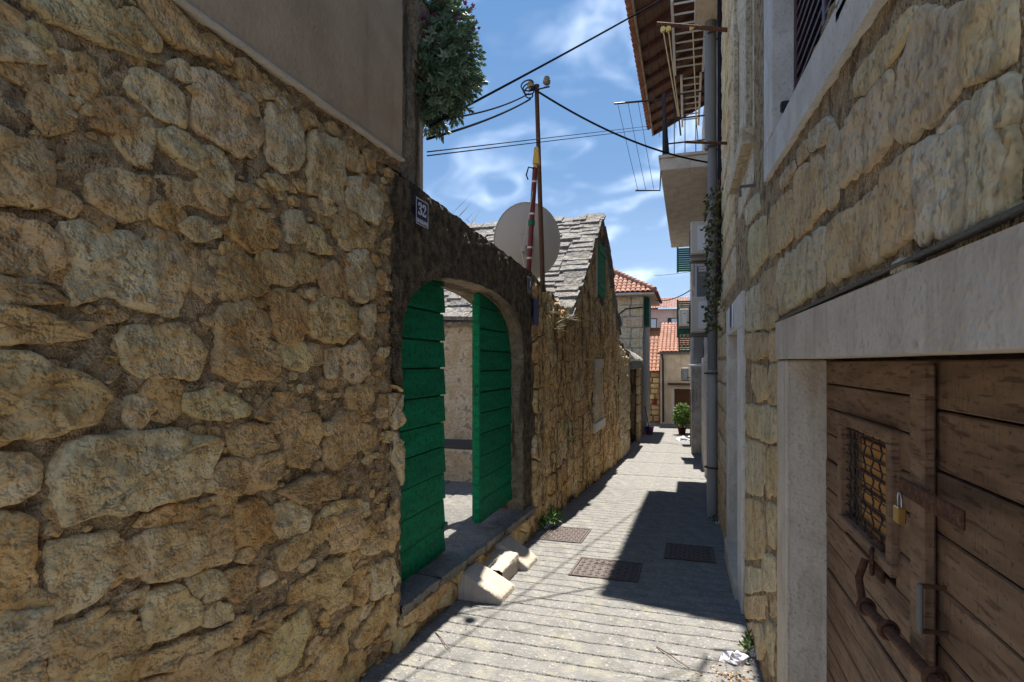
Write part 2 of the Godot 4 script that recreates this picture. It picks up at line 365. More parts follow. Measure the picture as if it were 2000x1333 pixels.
# one stone of a wall: outline in (u, v), standing "depth" out of the wall, with a broken face
func stone_into(st: SurfaceTool, poly: PackedVector2Array, depth: float, rough: float, step: float, seed_at: float, spread := 0.0, shift := Vector3.ZERO) -> void:
	var area := 0.0
	for i in poly.size():
		area += poly[i].cross(poly[(i + 1) % poly.size()])
	if area < 0:
		poly.reverse()
	# cut the corners once, then walk the outline in even steps
	var cut := PackedVector2Array()
	for i in poly.size():
		var a := poly[i]
		var b := poly[(i + 1) % poly.size()]
		cut.append(a.lerp(b, 0.07))
		cut.append(a.lerp(b, 0.93))
	var length := 0.0
	for i in cut.size():
		length += cut[i].distance_to(cut[(i + 1) % cut.size()])
	var n := clampi(int(length / step), 10, 64)
	var line := PackedVector2Array()
	var at := 0.0
	var seg := 0
	var gone := 0.0
	for k in n:
		var want := length * k / n
		while seg < cut.size() - 1 and gone + cut[seg].distance_to(cut[(seg + 1) % cut.size()]) < want:
			gone += cut[seg].distance_to(cut[(seg + 1) % cut.size()])
			seg += 1
		var a := cut[seg]
		var b := cut[(seg + 1) % cut.size()]
		var f := (want - gone) / maxf(a.distance_to(b), 0.0001)
		line.append(a.lerp(b, clampf(f, 0, 1)))
	var c := Vector2.ZERO
	for q in line:
		c += q
	c /= n
	var size := sqrt(absf(area) / 2.0)
	for k in n:
		var j := nz2.get_noise_3d(line[k].x * 9.0, line[k].y * 9.0, seed_at) * 0.08 * minf(size, 0.3) + nz2.get_noise_3d(line[k].x * 40.0, line[k].y * 40.0, seed_at) * 0.05 * minf(size, 0.16) + spread
		line[k] += (line[k] - c).normalized() * j
	var ks := [1.0, 0.975, 0.93, 0.84, 0.7, 0.54, 0.36, 0.18]
	if step > 0.05:
		ks = [1.0, 0.95, 0.8, 0.45]
	var rise := [-0.6, 0.62, 0.93, 1.0, 1.0, 1.0, 1.0, 1.0]
	if step > 0.05:
		rise = [-0.5, 0.7, 1.0, 1.0]
	if step < 0.03:
		# as many rings as the face needs for its breaks to show
		ks = [1.0, 0.98, 0.94]
		rise = [-0.6, 0.7, 0.97]
		var more := clampi(int(size * 0.5 / (step * 1.15)), 5, 13)
		for i in more:
			ks.append(lerpf(0.94, 0.0, (i + 1.0) / (more + 0.6)))
			rise.append(1.0)
	var tilt := Vector2(nz2.get_noise_2d(seed_at, 3.0), nz2.get_noise_2d(seed_at, 77.0)) * rough * 2.2
	var rings := []
	for r in ks.size():
		var ring := PackedVector3Array()
		for k in n:
			var q: Vector2 = c + (line[k] - c) * ks[r]
			var w: float = depth * rise[r]
			if r > 0:
				var amount := minf(1.0, 0.35 + r * 0.25)
				w += rough * amount * (nzr.get_noise_3d(q.x, q.y, seed_at) * 1.1 + nz.get_noise_3d(q.x * 3.0, q.y * 3.0, seed_at) * 0.55 + nzr.get_noise_3d(q.x * 5.0, q.y * 5.0, seed_at + 50.0) * 0.45)
				w += tilt.dot(q - c) * amount
			ring.append(Vector3(q.x, q.y, w) + shift)
		rings.append(ring)
	var last: int = ks.size() - 1
	var mid := Vector3(c.x, c.y, depth * rise[last] + rough * (nzr.get_noise_3d(c.x, c.y, seed_at) * 1.1)) + shift
	for r in last:
		var o: PackedVector3Array = rings[r]
		var i: PackedVector3Array = rings[r + 1]
		for k in n:
			var j := (k + 1) % n
			st.add_vertex(o[k]); st.add_vertex(i[k]); st.add_vertex(i[j])
			st.add_vertex(o[k]); st.add_vertex(i[j]); st.add_vertex(o[j])
	var inner: PackedVector3Array = rings[last]
	for k in n:
		st.add_vertex(inner[k]); st.add_vertex(mid); st.add_vertex(inner[(k + 1) % n])

func tint(kind: int) -> Color:
	# linear tints of the stone: warm cream, tan, pale grey, ochre
	var base: Color = [Color(1.05, 0.92, 0.73), Color(0.88, 0.75, 0.58), Color(1.13, 1.05, 0.93), Color(0.97, 0.78, 0.54)][kind]
	var k := rng.randf_range(0.84, 1.08)
	return Color(base.r * k, base.g * k * rng.randf_range(0.985, 1.015), base.b * k * rng.randf_range(0.96, 1.05))

func stone(poly: PackedVector2Array, depth: float, rough: float, step: float, kind: int, m: Material, parent: Node, called := "stone", spread := 0.0) -> MeshInstance3D:
	var st := new_st(true)
	st.set_color(tint(kind))
	stone_into(st, poly, depth, rough, step, rng.randf() * 200.0, spread)
	return obj(called, st, m, parent)

# courses of stones between v0 and v1 (Callables of u); skip.call(u, v) leaves one out. Up to "most" are parts, the rest one part.
func courses(parent: Node, u0: float, u1: float, low: Callable, high: Callable, row: Vector2, width: Vector2, depth: float, rough: float, joint: float, m: Material, skip: Callable, most := 290, step := 0.06, kinds := [0, 0, 2, 1]) -> void:
	var lo := 99.0
	var hi := -99.0
	for i in 21:
		var u := lerpf(u0, u1, i / 20.0)
		lo = minf(lo, low.call(u))
		hi = maxf(hi, high.call(u))
	var v := lo
	var made := 0
	var rest := new_st(true)
	var any := false
	while v < hi:
		var h := rng.randf_range(row.x, row.y)
		var u := u0 - rng.randf() * width.x * 0.5
		while u < u1:
			var w := rng.randf_range(width.x, width.y)
			var a := maxf(u, u0) + joint
			var b := minf(u + w, u1) - joint
			u += w
			if b - a < 0.05:
				continue
			var mid := (a + b) / 2.0
			var v0 := maxf(v, low.call(mid)) + joint
			var va := minf(v + h, high.call(a)) - joint
			var vb := minf(v + h, high.call(b)) - joint
			if va - v0 < 0.04 and vb - v0 < 0.04:
				continue
			va = maxf(va, v0 + 0.02)
			vb = maxf(vb, v0 + 0.02)
			if skip.call(mid, (v0 + maxf(va, vb)) / 2.0, (b - a) / 2.0, h / 2.0):
				continue
			var e := minf(h, w) * 0.1
			var poly := PackedVector2Array([
				Vector2(a + rng.randf() * e, v0 + rng.randf() * e), Vector2(mid, v0 + rng.randf() * e * 0.6), Vector2(b - rng.randf() * e, v0 + rng.randf() * e),
				Vector2(b - rng.randf() * e, vb - rng.randf() * e), Vector2(mid, (va + vb) / 2.0 - rng.randf() * e * 0.6), Vector2(a + rng.randf() * e, va - rng.randf() * e)])
			var kind: int = kinds[rng.randi() % kinds.size()]
			var d := depth * rng.randf_range(0.7, 1.25)
			if made < most:
				stone(poly, d, rough, step, kind, m, parent)
				made += 1
			else:
				rest.set_color(tint(kind))
				stone_into(rest, poly, d, rough, step, rng.randf() * 200.0)
				any = true
		v += h
	if any:
		obj("stone_infill", rest, m, parent).set_meta("kind", "stuff")

# random rubble: cells round jittered points, shrunk by the joint. keep.call(u, v) says where the wall is.
func rubble(parent: Node, u0: float, u1: float, v0: float, v1: float, cell: Vector2, depth: float, rough: float, joint: float, m: Material, keep: Callable, most := 290, step := 0.05, kinds := [0, 0, 2, 1], jitter := 0.36) -> void:
	var nx := int(ceil((u1 - u0) / cell.x)) + 2
	var ny := int(ceil((v1 - v0) / cell.y)) + 2
	var pts := {}
	for j in ny:
		for i in nx:
			if rng.randf() < 0.10:
				continue
			pts[Vector2i(i, j)] = Vector2(u0 + (i - 0.5 + 0.5 * (j % 2) + rng.randf_range(-jitter, jitter)) * cell.x, v0 + (j - 0.5 + rng.randf_range(-jitter, jitter) * 0.85) * cell.y)
	var made := 0
	var rest := new_st(true)
	var any := false
	var squash := Vector2(1.0, cell.x / cell.y)
	for key in pts:
		var p: Vector2 = pts[key]
		if not keep.call(p.x, p.y):
			continue
		var poly := PackedVector2Array([p + Vector2(-1.4, -1.4) * cell, p + Vector2(1.4, -1.4) * cell, p + Vector2(1.4, 1.4) * cell, p + Vector2(-1.4, 1.4) * cell])
		for dj in range(-2, 3):
			for di in range(-2, 3):
				var k: Vector2i = key + Vector2i(di, dj)
				if (di == 0 and dj == 0) or not pts.has(k):
					continue
				var d: Vector2 = (pts[k] - p) * squash
				var far := d.length()
				# half plane nearer to p, measured in the squashed wall
				var out := PackedVector2Array()
				for i in poly.size():
					var a := poly[i]
					var b := poly[(i + 1) % poly.size()]
					var fa := ((a - p) * squash).dot(d) / far - far / 2.0
					var fb := ((b - p) * squash).dot(d) / far - far / 2.0
					if fa <= 0:
						out.append(a)
					if (fa < 0) != (fb < 0):
						out.append(a.lerp(b, fa / (fa - fb)))
				poly = out
		if poly.size() < 3:
			continue
		var tidy := PackedVector2Array()
		for i in poly.size():
			poly[i] = Vector2(clampf(poly[i].x, u0, u1), clampf(poly[i].y, v0, v1))
			if tidy.is_empty() or poly[i].distance_to(tidy[tidy.size() - 1]) > 0.03:
				tidy.append(poly[i])
		if tidy.size() < 3:
			continue
		var inside := true
		for q in tidy:
			if not keep.call(q.x, q.y):
				inside = false
		if not inside:
			var c := p
			for i in tidy.size():
				var f := 1.0
				while f > 0.3 and not keep.call(lerpf(c.x, tidy[i].x, f), lerpf(c.y, tidy[i].y, f)):
					f -= 0.06
				tidy[i] = c.lerp(tidy[i], f)
		var kind: int = kinds[rng.randi() % kinds.size()]
		var dd := depth * rng.randf_range(0.6, 1.3)
		if made < most:
			stone(tidy, dd, rough, step, kind, m, parent, "stone", -joint)
			made += 1
		else:
			rest.set_color(tint(kind))
			stone_into(rest, tidy, dd, rough, step, rng.randf() * 200.0, -joint)
			any = true
	if any:
		obj("stone_infill", rest, m, parent).set_meta("kind", "stuff")

# ---------------------------------------------------------------- textures and materials
func field(size: int, seed_: int, freq: float, octaves := 4, stretch := 1, kind := FastNoiseLite.TYPE_SIMPLEX_SMOOTH, fractal := FastNoiseLite.FRACTAL_FBM) -> PackedByteArray:
	var n := FastNoiseLite.new()
	n.seed = seed_
	n.frequency = freq
	n.noise_type = kind
	n.fractal_type = fractal
	n.fractal_octaves = octaves
	n.fractal_gain = 0.55
	var im := n.get_seamless_image(size, size / stretch)
	im.convert(Image.FORMAT_L8)
	if stretch > 1:
		im.resize(size, size, Image.INTERPOLATE_CUBIC)
	return im.get_data()

func ramp(stops: Array) -> PackedColorArray:   # [[position, linear colour], ...]
	var g := Gradient.new()
	g.offsets = PackedFloat32Array(stops.map(func(s): return s[0]))
	g.colors = PackedColorArray(stops.map(func(s): return s[1]))
	var out := PackedColorArray()
	for i in 256:
		out.append(g.sample(i / 255.0))
	return out

# colours: a ramp over one noise, then layers [noise, from, to, colour, strength]
func paint(size: int, base: PackedByteArray, stops: Array, layers := []) -> ImageTexture:
	var lut := ramp(stops)
	var n := size * size
	var out := PackedByteArray()
	out.resize(n * 3)
	var luts := []
	for l in layers:
		var q := PackedFloat32Array()
		for i in 256:
			q.append(smoothstep(l[1], l[2], i / 255.0) * l[4])
		luts.append(q)
	var gamma := PackedByteArray()
	for i in 1025:
		gamma.append(int(clampf(Color(i / 1024.0, 0, 0).linear_to_srgb().r, 0, 1) * 255.0 + 0.5))
	for i in n:
		var c := lut[base[i]]
		for k in layers.size():
			var l: Array = layers[k]
			var f: float = luts[k][l[0][i]]
			if f > 0.003:
				c = c.lerp(l[3], f)
		out[i * 3] = gamma[int(clampf(c.r, 0, 1) * 1024)]
		out[i * 3 + 1] = gamma[int(clampf(c.g, 0, 1) * 1024)]
		out[i * 3 + 2] = gamma[int(clampf(c.b, 0, 1) * 1024)]
	return ImageTexture.create_from_image(Image.create_from_data(size, size, false, Image.FORMAT_RGB8, out))

func bumps(size: int, parts: Array, strength: float) -> ImageTexture:   # parts: [noise, weight]
	var n := size * size
	var f := PackedFloat32Array()
	f.resize(n)
	for p in parts:
		var d: PackedByteArray = p[0]
		var w: float = p[1] / 255.0
		for i in n:
			f[i] += d[i] * w
	var im := Image.create_from_data(size, size, false, Image.FORMAT_RF, f.to_byte_array())
	im.bump_map_to_normal_map(strength)
	im.convert(Image.FORMAT_RGB8)
	return ImageTexture.create_from_image(im)

func mat(called: String, color: Color, rough := 0.85, tex: Texture2D = null, scale := 1.0, bump: Texture2D = null, depth := 1.0, tinted := false) -> StandardMaterial3D:
	var m := StandardMaterial3D.new()
	m.resource_name = called
	m.albedo_color = color.linear_to_srgb()
	m.roughness = rough
	m.metallic_specular = 0.35
	if tex:
		m.albedo_texture = tex
	if bump:
		m.normal_enabled = true
		m.normal_texture = bump
		m.normal_scale = depth
	if tex or bump:
		m.uv1_triplanar = true
		m.uv1_world_triplanar = true
		m.uv1_scale = Vector3.ONE * scale
	m.vertex_color_use_as_albedo = tinted
	M[called] = m
	return m

func materials() -> void:
	var S := 512
	var a := field(S, 11, 0.006, 5)
	var b := field(S, 23, 0.02, 4)
	var c := field(S, 37, 0.06, 3)
	var d := field(S, 51, 0.012, 6)
	var e := field(S, 67, 0.15, 2)
	var ridg := field(S, 71, 0.011, 4, 1, FastNoiseLite.TYPE_SIMPLEX_SMOOTH, FastNoiseLite.FRACTAL_RIDGED)
	var streak := field(S, 83, 0.018, 4, 8)
	var streak2 := field(S, 89, 0.035, 3, 8)
	var cell := field(S, 97, 0.05, 2, 1, FastNoiseLite.TYPE_CELLULAR)
	var rockb := bumps(S, [[ridg, 0.5], [d, 1.6], [b, 0.9], [c, 0.55], [e, 0.3], [cell, 0.35]], 9.0)
	var gritb := bumps(S, [[c, 0.8], [e, 0.6], [b, 0.6]], 9.0)
	var finb := bumps(S, [[e, 0.5], [c, 0.4]], 5.0)
	# limestone of the near wall: cream with ochre and grey-brown stains
	var rock := paint(S, a, [[0.0, Color(0.38, 0.275, 0.165)], [0.3, Color(0.52, 0.42, 0.285)], [0.55, Color(0.63, 0.545, 0.41)], [1.0, Color(0.72, 0.655, 0.54)]],
		[[d, 0.60, 0.76, Color(0.44, 0.30, 0.15), 0.6], [b, 0.66, 0.80, Color(0.25, 0.18, 0.11), 0.5], [c, 0.70, 0.82, Color(0.15, 0.11, 0.075), 0.5]])
	mat("rock", Color(1.07, 1.0, 0.87), 0.92, rock, 0.9, rockb, 1.3, true)
	var dress := paint(S, a, [[0.0, Color(0.44, 0.37, 0.275)], [0.45, Color(0.56, 0.495, 0.395)], [1.0, Color(0.66, 0.605, 0.51)]],
		[[b, 0.6, 0.75, Color(0.25, 0.19, 0.13), 0.5], [c, 0.64, 0.78, Color(0.15, 0.12, 0.09), 0.6], [streak, 0.6, 0.8, Color(0.22, 0.19, 0.15), 0.4]])
	mat("dressed", Color(1.08, 1.03, 0.94), 0.9, dress, 0.8, rockb, 0.6, true)
	# old lime and earth mortar
	var mor := paint(S, b, [[0.0, Color(0.20, 0.125, 0.06)], [0.5, Color(0.42, 0.295, 0.165)], [1.0, Color(0.56, 0.43, 0.27)]],
		[[d, 0.55, 0.72, Color(0.105, 0.068, 0.038), 0.75], [c, 0.64, 0.78, Color(0.50, 0.41, 0.29), 0.6], [e, 0.62, 0.8, Color(0.075, 0.05, 0.03), 0.5]])
	mat("mortar", Color(1, 1, 1), 0.95, mor, 1.1, gritb, 1.3)
	# stone under black lichen, washed down in streaks
	var lich := paint(S, a, [[0.0, Color(0.40, 0.30, 0.19)], [0.5, Color(0.56, 0.455, 0.32)], [1.0, Color(0.68, 0.59, 0.46)]],
		[[b, 0.6, 0.76, Color(0.22, 0.155, 0.09), 0.6], [streak, 0.55, 0.66, Color(0.06, 0.047, 0.035), 0.9], [c, 0.6, 0.74, Color(0.07, 0.055, 0.04), 0.7]])
	mat("lichen_stone", Color(1.36, 1.26, 1.08), 0.94, lich, 0.45, rockb, 1.0, true)
	var lmor := paint(S, b, [[0.0, Color(0.15, 0.105, 0.065)], [0.6, Color(0.30, 0.225, 0.145)], [1.0, Color(0.42, 0.33, 0.22)]],
		[[streak, 0.45, 0.62, Color(0.05, 0.04, 0.03), 0.8]])
	mat("lichen_mortar", Color(1, 1, 1), 0.95, lmor, 0.5, gritb, 1.2)
	# render of the gate wall, nearly black with lichen, brown where it has flaked
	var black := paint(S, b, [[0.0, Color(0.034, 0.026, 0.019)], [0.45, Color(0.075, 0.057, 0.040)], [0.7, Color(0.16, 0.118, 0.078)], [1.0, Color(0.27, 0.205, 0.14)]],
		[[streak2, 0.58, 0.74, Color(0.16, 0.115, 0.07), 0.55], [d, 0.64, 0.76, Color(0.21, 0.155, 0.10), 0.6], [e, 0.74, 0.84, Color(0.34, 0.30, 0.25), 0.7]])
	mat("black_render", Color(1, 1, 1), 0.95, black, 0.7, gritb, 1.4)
	var rev := paint(S, b, [[0.0, Color(0.20, 0.15, 0.10)], [0.6, Color(0.32, 0.255, 0.18)], [1.0, Color(0.42, 0.35, 0.26)]],
		[[streak, 0.55, 0.72, Color(0.08, 0.06, 0.042), 0.8], [c, 0.64, 0.76, Color(0.14, 0.10, 0.07), 0.6]])
	mat("brown_render", Color(1, 1, 1), 0.94, rev, 0.6, gritb, 1.0)
	# smooth cement plaster over the stone wall
	var pla := paint(S, d, [[0.0, Color(0.36, 0.285, 0.215)], [0.5, Color(0.42, 0.34, 0.26)], [1.0, Color(0.48, 0.395, 0.31)]],
		[[streak, 0.6, 0.85, Color(0.32, 0.25, 0.185), 0.4], [e, 0.66, 0.85, Color(0.30, 0.24, 0.185), 0.3], [c, 0.7, 0.85, Color(0.50, 0.42, 0.34), 0.3]])
	mat("plaster", Color(1.1, 1.0, 0.86), 0.9, pla, 0.4, finb, 0.25)
	var court := paint(S, d, [[0.0, Color(0.45, 0.33, 0.20)], [0.5, Color(0.60, 0.49, 0.34)], [1.0, Color(0.70, 0.61, 0.47)]],
		[[a, 0.56, 0.66, Color(0.52, 0.38, 0.2), 0.5], [d, 0.70, 0.76, Color(0.29, 0.24, 0.19), 0.85], [c, 0.70, 0.80, Color(0.24, 0.18, 0.12), 0.5]])
	mat("old_plaster", Color(1, 1, 1), 0.93, court, 0.45, gritb, 0.8)
	var grey := paint(S, d, [[0.0, Color(0.27, 0.245, 0.225)], [0.5, Color(0.37, 0.345, 0.32)], [1.0, Color(0.46, 0.435, 0.41)]],
		[[streak, 0.56, 0.74, Color(0.17, 0.15, 0.135), 0.7], [b, 0.64, 0.78, Color(0.25, 0.21, 0.17), 0.6], [e, 0.68, 0.85, Color(0.2, 0.18, 0.16), 0.4]])
	mat("grey_plaster", Color(1, 1, 1), 0.92, grey, 0.4, finb, 1.0)
	var fram := paint(S, d, [[0.0, Color(0.46, 0.42, 0.375)], [0.5, Color(0.55, 0.51, 0.46)], [1.0, Color(0.62, 0.585, 0.54)]],
		[[streak, 0.6, 0.8, Color(0.42, 0.375, 0.325), 0.6], [c, 0.68, 0.8, Color(0.38, 0.33, 0.285), 0.5], [e, 0.74, 0.88, Color(0.2, 0.175, 0.15), 0.5]])
	mat("frame", Color(1.05, 0.99, 0.91), 0.88, fram, 0.6, finb, 0.4)
	mat("white_frame", Color(1.18, 1.2, 1.22), 0.85, fram, 0.6, finb, 0.3)
	mat("cream", Color(1.25, 1.16, 0.98), 0.9, fram, 0.3, finb, 0.6)
	mat("slab_white", Color(0.86, 0.82, 0.77), 0.85, fram, 1.1, gritb, 0.5)
	# concrete of the alley
	var con := paint(S, d, [[0.0, Color(0.13, 0.13, 0.129)], [0.5, Color(0.172, 0.173, 0.173)], [1.0, Color(0.206, 0.207, 0.208)]],
		[[b, 0.6, 0.75, Color(0.27, 0.255, 0.22), 0.5], [e, 0.66, 0.82, Color(0.19, 0.18, 0.165), 0.55], [c, 0.70, 0.8, Color(0.46, 0.45, 0.43), 0.5], [a, 0.62, 0.8, Color(0.28, 0.275, 0.21), 0.4]])
	mat("concrete", Color(1, 1, 1), 0.9, con, 0.7, gritb, 0.4)
	mat("flag", Color(0.92, 0.9, 0.88), 0.8, con, 0.8, gritb, 0.6, true)
	var sla := paint(S, b, [[0.0, Color(0.11, 0.10, 0.093)], [0.5, Color(0.225, 0.213, 0.2)], [1.0, Color(0.37, 0.352, 0.335)]],
		[[c, 0.6, 0.74, Color(0.075, 0.068, 0.06), 0.7], [d, 0.62, 0.75, Color(0.40, 0.36, 0.30), 0.5]])
	mat("roof_slab", Color(1, 1, 1), 0.92, sla, 0.9, rockb, 1.0, true)
	var til := paint(S, b, [[0.0, Color(0.28, 0.12, 0.08)], [0.5, Color(0.40, 0.185, 0.125)], [1.0, Color(0.50, 0.28, 0.20)]], [[c, 0.62, 0.78, Color(0.24, 0.17, 0.13), 0.6]])
	mat("tile", Color(1, 1, 1), 0.85, til, 0.7, finb, 0.8, true)
	mat("pink", Color(1.2, 0.86, 0.74), 0.9, fram, 0.1, finb, 0.3)
	# wood: grain running along local x, laid by object axes
	var grain := field(S, 101, 0.02, 5, 8)
	var grain2 := field(S, 107, 0.06, 3, 8)
	var wood := paint(S, grain, [[0.0, Color(0.14, 0.082, 0.048)], [0.5, Color(0.235, 0.142, 0.086)], [1.0, Color(0.32, 0.205, 0.13)]],
		[[grain2, 0.6, 0.75, Color(0.04, 0.024, 0.016), 0.6], [b, 0.62, 0.8, Color(0.17, 0.115, 0.078), 0.4], [c, 0.74, 0.84, Color(0.025, 0.015, 0.01), 0.6]])
	var woodb := bumps(S, [[grain2, 0.8], [grain, 0.6]], 6.0)
	for k in ["wood", "wood_post"]:
		var w := mat(k, Color(1, 1, 1), 0.62, wood, 1.0, woodb, 0.3)
		w.uv1_world_triplanar = false
		w.uv1_scale = Vector3(1.4, 1.4, 1.4)
		w.vertex_color_use_as_albedo = true
	turn_texture(M.wood, wood, woodb)
	var gr := paint(S, grain, [[0.0, Color(0.004, 0.145, 0.068)], [0.5, Color(0.005, 0.195, 0.092)], [1.0, Color(0.010, 0.25, 0.125)]],
		[[c, 0.68, 0.76, Color(0.012, 0.035, 0.022), 0.85], [b, 0.60, 0.78, Color(0.008, 0.085, 0.045), 0.75]])
	var g := mat("green_paint", Color(1, 1, 1), 0.58, gr, 1.2, woodb, 0.45, true)
	turn_texture(g, gr, woodb)
	g.metallic_specular = 0.2
	g.uv1_world_triplanar = false
	mat("dark_green", Color(0.012, 0.10, 0.06), 0.55)
	mat("shutter_green", Color(0.05, 0.17, 0.075), 0.6, gr, 1.0)
	M.shutter_green.albedo_color = Color(2.2, 1.15, 1.0).linear_to_srgb()
	mat("purple_shutter", Color(0.085, 0.046, 0.058), 0.5, null, 1.0, woodb, 0.4)
	# metals
	var rus := paint(S, b, [[0.0, Color(0.05, 0.022, 0.014)], [0.6, Color(0.13, 0.062, 0.036)], [1.0, Color(0.22, 0.115, 0.065)]], [[c, 0.6, 0.75, Color(0.03, 0.02, 0.016), 0.6]])
	var r := mat("rust", Color(1, 1, 1), 0.75, rus, 3.0, finb, 0.8)
	r.metallic = 0.3
	var cast := paint(S, c, [[0.0, Color(0.045, 0.036, 0.036)], [1.0, Color(0.12, 0.10, 0.098)]], [[b, 0.6, 0.8, Color(0.16, 0.12, 0.10), 0.5]])
	var ci := mat("cast_iron", Color(1, 1, 1), 0.6, cast, 2.0, finb, 0.7)
	ci.metallic = 0.4
	mat("dark_iron", Color(0.035, 0.033, 0.036), 0.55)
	mat("red_pole", Color(0.15, 0.028, 0.024), 0.5, null, 3.0, finb, 0.5)
	mat("tape", Color(0.55, 0.5, 0.46), 0.6)
	mat("yellow", Color(0.52, 0.32, 0.06), 0.5)
	mat("cable", Color(0.018, 0.018, 0.024), 0.6)
	mat("thin_cable", Color(0.06, 0.06, 0.065), 0.6)
	M.cable.metallic_specular = 0.05
	M.thin_cable.metallic_specular = 0.05
	M.cable.roughness = 1.0
	M.thin_cable.roughness = 1.0
	mat("rope", Color(0.5, 0.38, 0.2), 0.9)
	mat("dish", Color(0.36, 0.34, 0.315), 0.6, null, 1.5, finb, 0.15)
	mat("zinc", Color(0.17, 0.168, 0.165), 0.6, null, 1.0, finb, 0.3)
	M.zinc.metallic = 0.1
	mat("grey_pipe", Color(0.33, 0.335, 0.33), 0.5)
	mat("ac_white", Color(0.52, 0.47, 0.40), 0.6)
	mat("ac_dark", Color(0.05, 0.05, 0.05), 0.7)
	mat("brass", Color(0.62, 0.40, 0.12), 0.32)
	M.brass.metallic = 0.9
	mat("steel", Color(0.5, 0.5, 0.5), 0.3)
	M.steel.metallic = 0.9
	mat("blue_enamel", Color(0.010, 0.014, 0.085), 0.3)
	mat("white_enamel", Color(0.72, 0.72, 0.75), 0.4)
	mat("louver_white", Color(0.62, 0.62, 0.62), 0.6)
	mat("ladder", Color(0.52, 0.50, 0.48), 0.6)
	mat("eave_board", Color(0.16, 0.075, 0.05), 0.8, til, 1.2, finb, 0.6)
	M.eave_board.albedo_color = Color(0.42, 0.5, 0.5).linear_to_srgb()
	mat("rafter", Color(0.105, 0.045, 0.036), 0.8)
	mat("slate", Color(0.07, 0.064, 0.06), 0.8, null, 1.5, rockb, 0.5)
	mat("lead", Color(0.10, 0.098, 0.096), 0.7, null, 1.5, rockb, 0.6)
	mat("amber_glass", Color(0.62, 0.30, 0.08), 0.5)
	mat("glass", Color(0.03, 0.035, 0.04), 0.1)
	mat("purple_bucket", Color(0.14, 0.03, 0.26), 0.45)
	mat("paper", Color(0.68, 0.68, 0.74), 0.8)
	mat("terracotta", Color(0.30, 0.12, 0.06), 0.85, til, 1.0)
	for k in [["leaf", Color(1, 1, 1)], ["petal", Color(1, 1, 1)]]:
		var l := mat(k[0], k[1], 0.6)
		l.vertex_color_use_as_albedo = true
		l.backlight_enabled = true
		l.backlight = Color(0.12, 0.16, 0.05)
	var lit := mat("litter", Color(1, 1, 1), 0.9)
	lit.vertex_color_use_as_albedo = true
	var so := paint(S, b, [[0.0, Color(0.06, 0.045, 0.03)], [1.0, Color(0.15, 0.12, 0.085)]])
	mat("soil", Color(1, 1, 1), 0.95, so, 1.0, gritb, 1.0)

# the grain images run down the picture; turn them so that it follows local x
func turn_texture(m: StandardMaterial3D, t: ImageTexture, b: ImageTexture) -> void:
	var im := t.get_image()
	im.rotate_90(CLOCKWISE)
	m.albedo_texture = ImageTexture.create_from_image(im)


# ---------------------------------------------------------------- scene
func _ready() -> void:
	rng.seed = 20240
	nz.seed = 5
	nz.frequency = 2.2
	nz.fractal_octaves = 4
	nz2.seed = 9
	nz2.frequency = 1.0
	nz2.fractal_octaves = 3
	nzr.seed = 13
	nzr.frequency = 3.0
	nzr.fractal_type = FastNoiseLite.FRACTAL_RIDGED
	nzr.fractal_octaves = 4
	# camera: level, lens shifted up a little
	var cam := Camera3D.new()
	cam.name = "camera"
	cam.projection = Camera3D.PROJECTION_FRUSTUM
	cam.near = 0.05
	cam.far = 900.0
	cam.size = 0.05 * 1333.0 / 1111.0
	cam.frustum_offset = Vector2(0, 0.05 * 43.5 / 1111.0)
	cam.position = Vector3(0, 1.7, 0)
	cam.rotation.y = atan(343.0 / 1111.0)
	add_child(cam)
	# sky, air and exposure
	var env := Environment.new()
	env.background_mode = Environment.BG_SKY
	env.tonemap_mode = Environment.TONE_MAPPER_LINEAR
	env.tonemap_exposure = 4.1
	env.sdfgi_enabled = true
	env.ssao_enabled = true
	env.ssil_enabled = true
	var sm := ProceduralSkyMaterial.new()
	sm.sky_top_color = Color(0.032, 0.075, 0.158).linear_to_srgb()
	sm.sky_horizon_color = Color(0.11, 0.168, 0.25).linear_to_srgb()
	sm.sky_curve = 0.22
	sm.sky_energy_multiplier = 1.0
	sm.ground_bottom_color = Color(0.12, 0.11, 0.10).linear_to_srgb()
	sm.ground_horizon_color = Color(0.30, 0.32, 0.34).linear_to_srgb()
	sm.sun_angle_max = 3.0
	sm.sky_cover = clouds()
	env.sky = Sky.new()
	env.sky.sky_material = sm
	var we := WorldEnvironment.new()
	we.name = "world_environment"
	we.environment = env
	add_child(we)
	# sun: high, straight ahead down the alley, a touch to the left
	var sun := DirectionalLight3D.new()
	sun.name = "sun"
	sun.light_energy = 0.95
	sun.light_color = Color(1.0, 0.965, 0.91)
	sun.light_angular_distance = 0.5
	sun.shadow_enabled = true
	add_child(sun)
	sun.look_at_from_position(Vector3.ZERO, Vector3(0.042, -1.0, 0.60), Vector3.RIGHT)
	materials()
	ground_and_road()
	left_house()
	gate_wall()
	slab_roof_house()
	far_left()
	alley_end()
	right_house()
	right_row()
	poles_and_cables()
	street_things()
	plants()

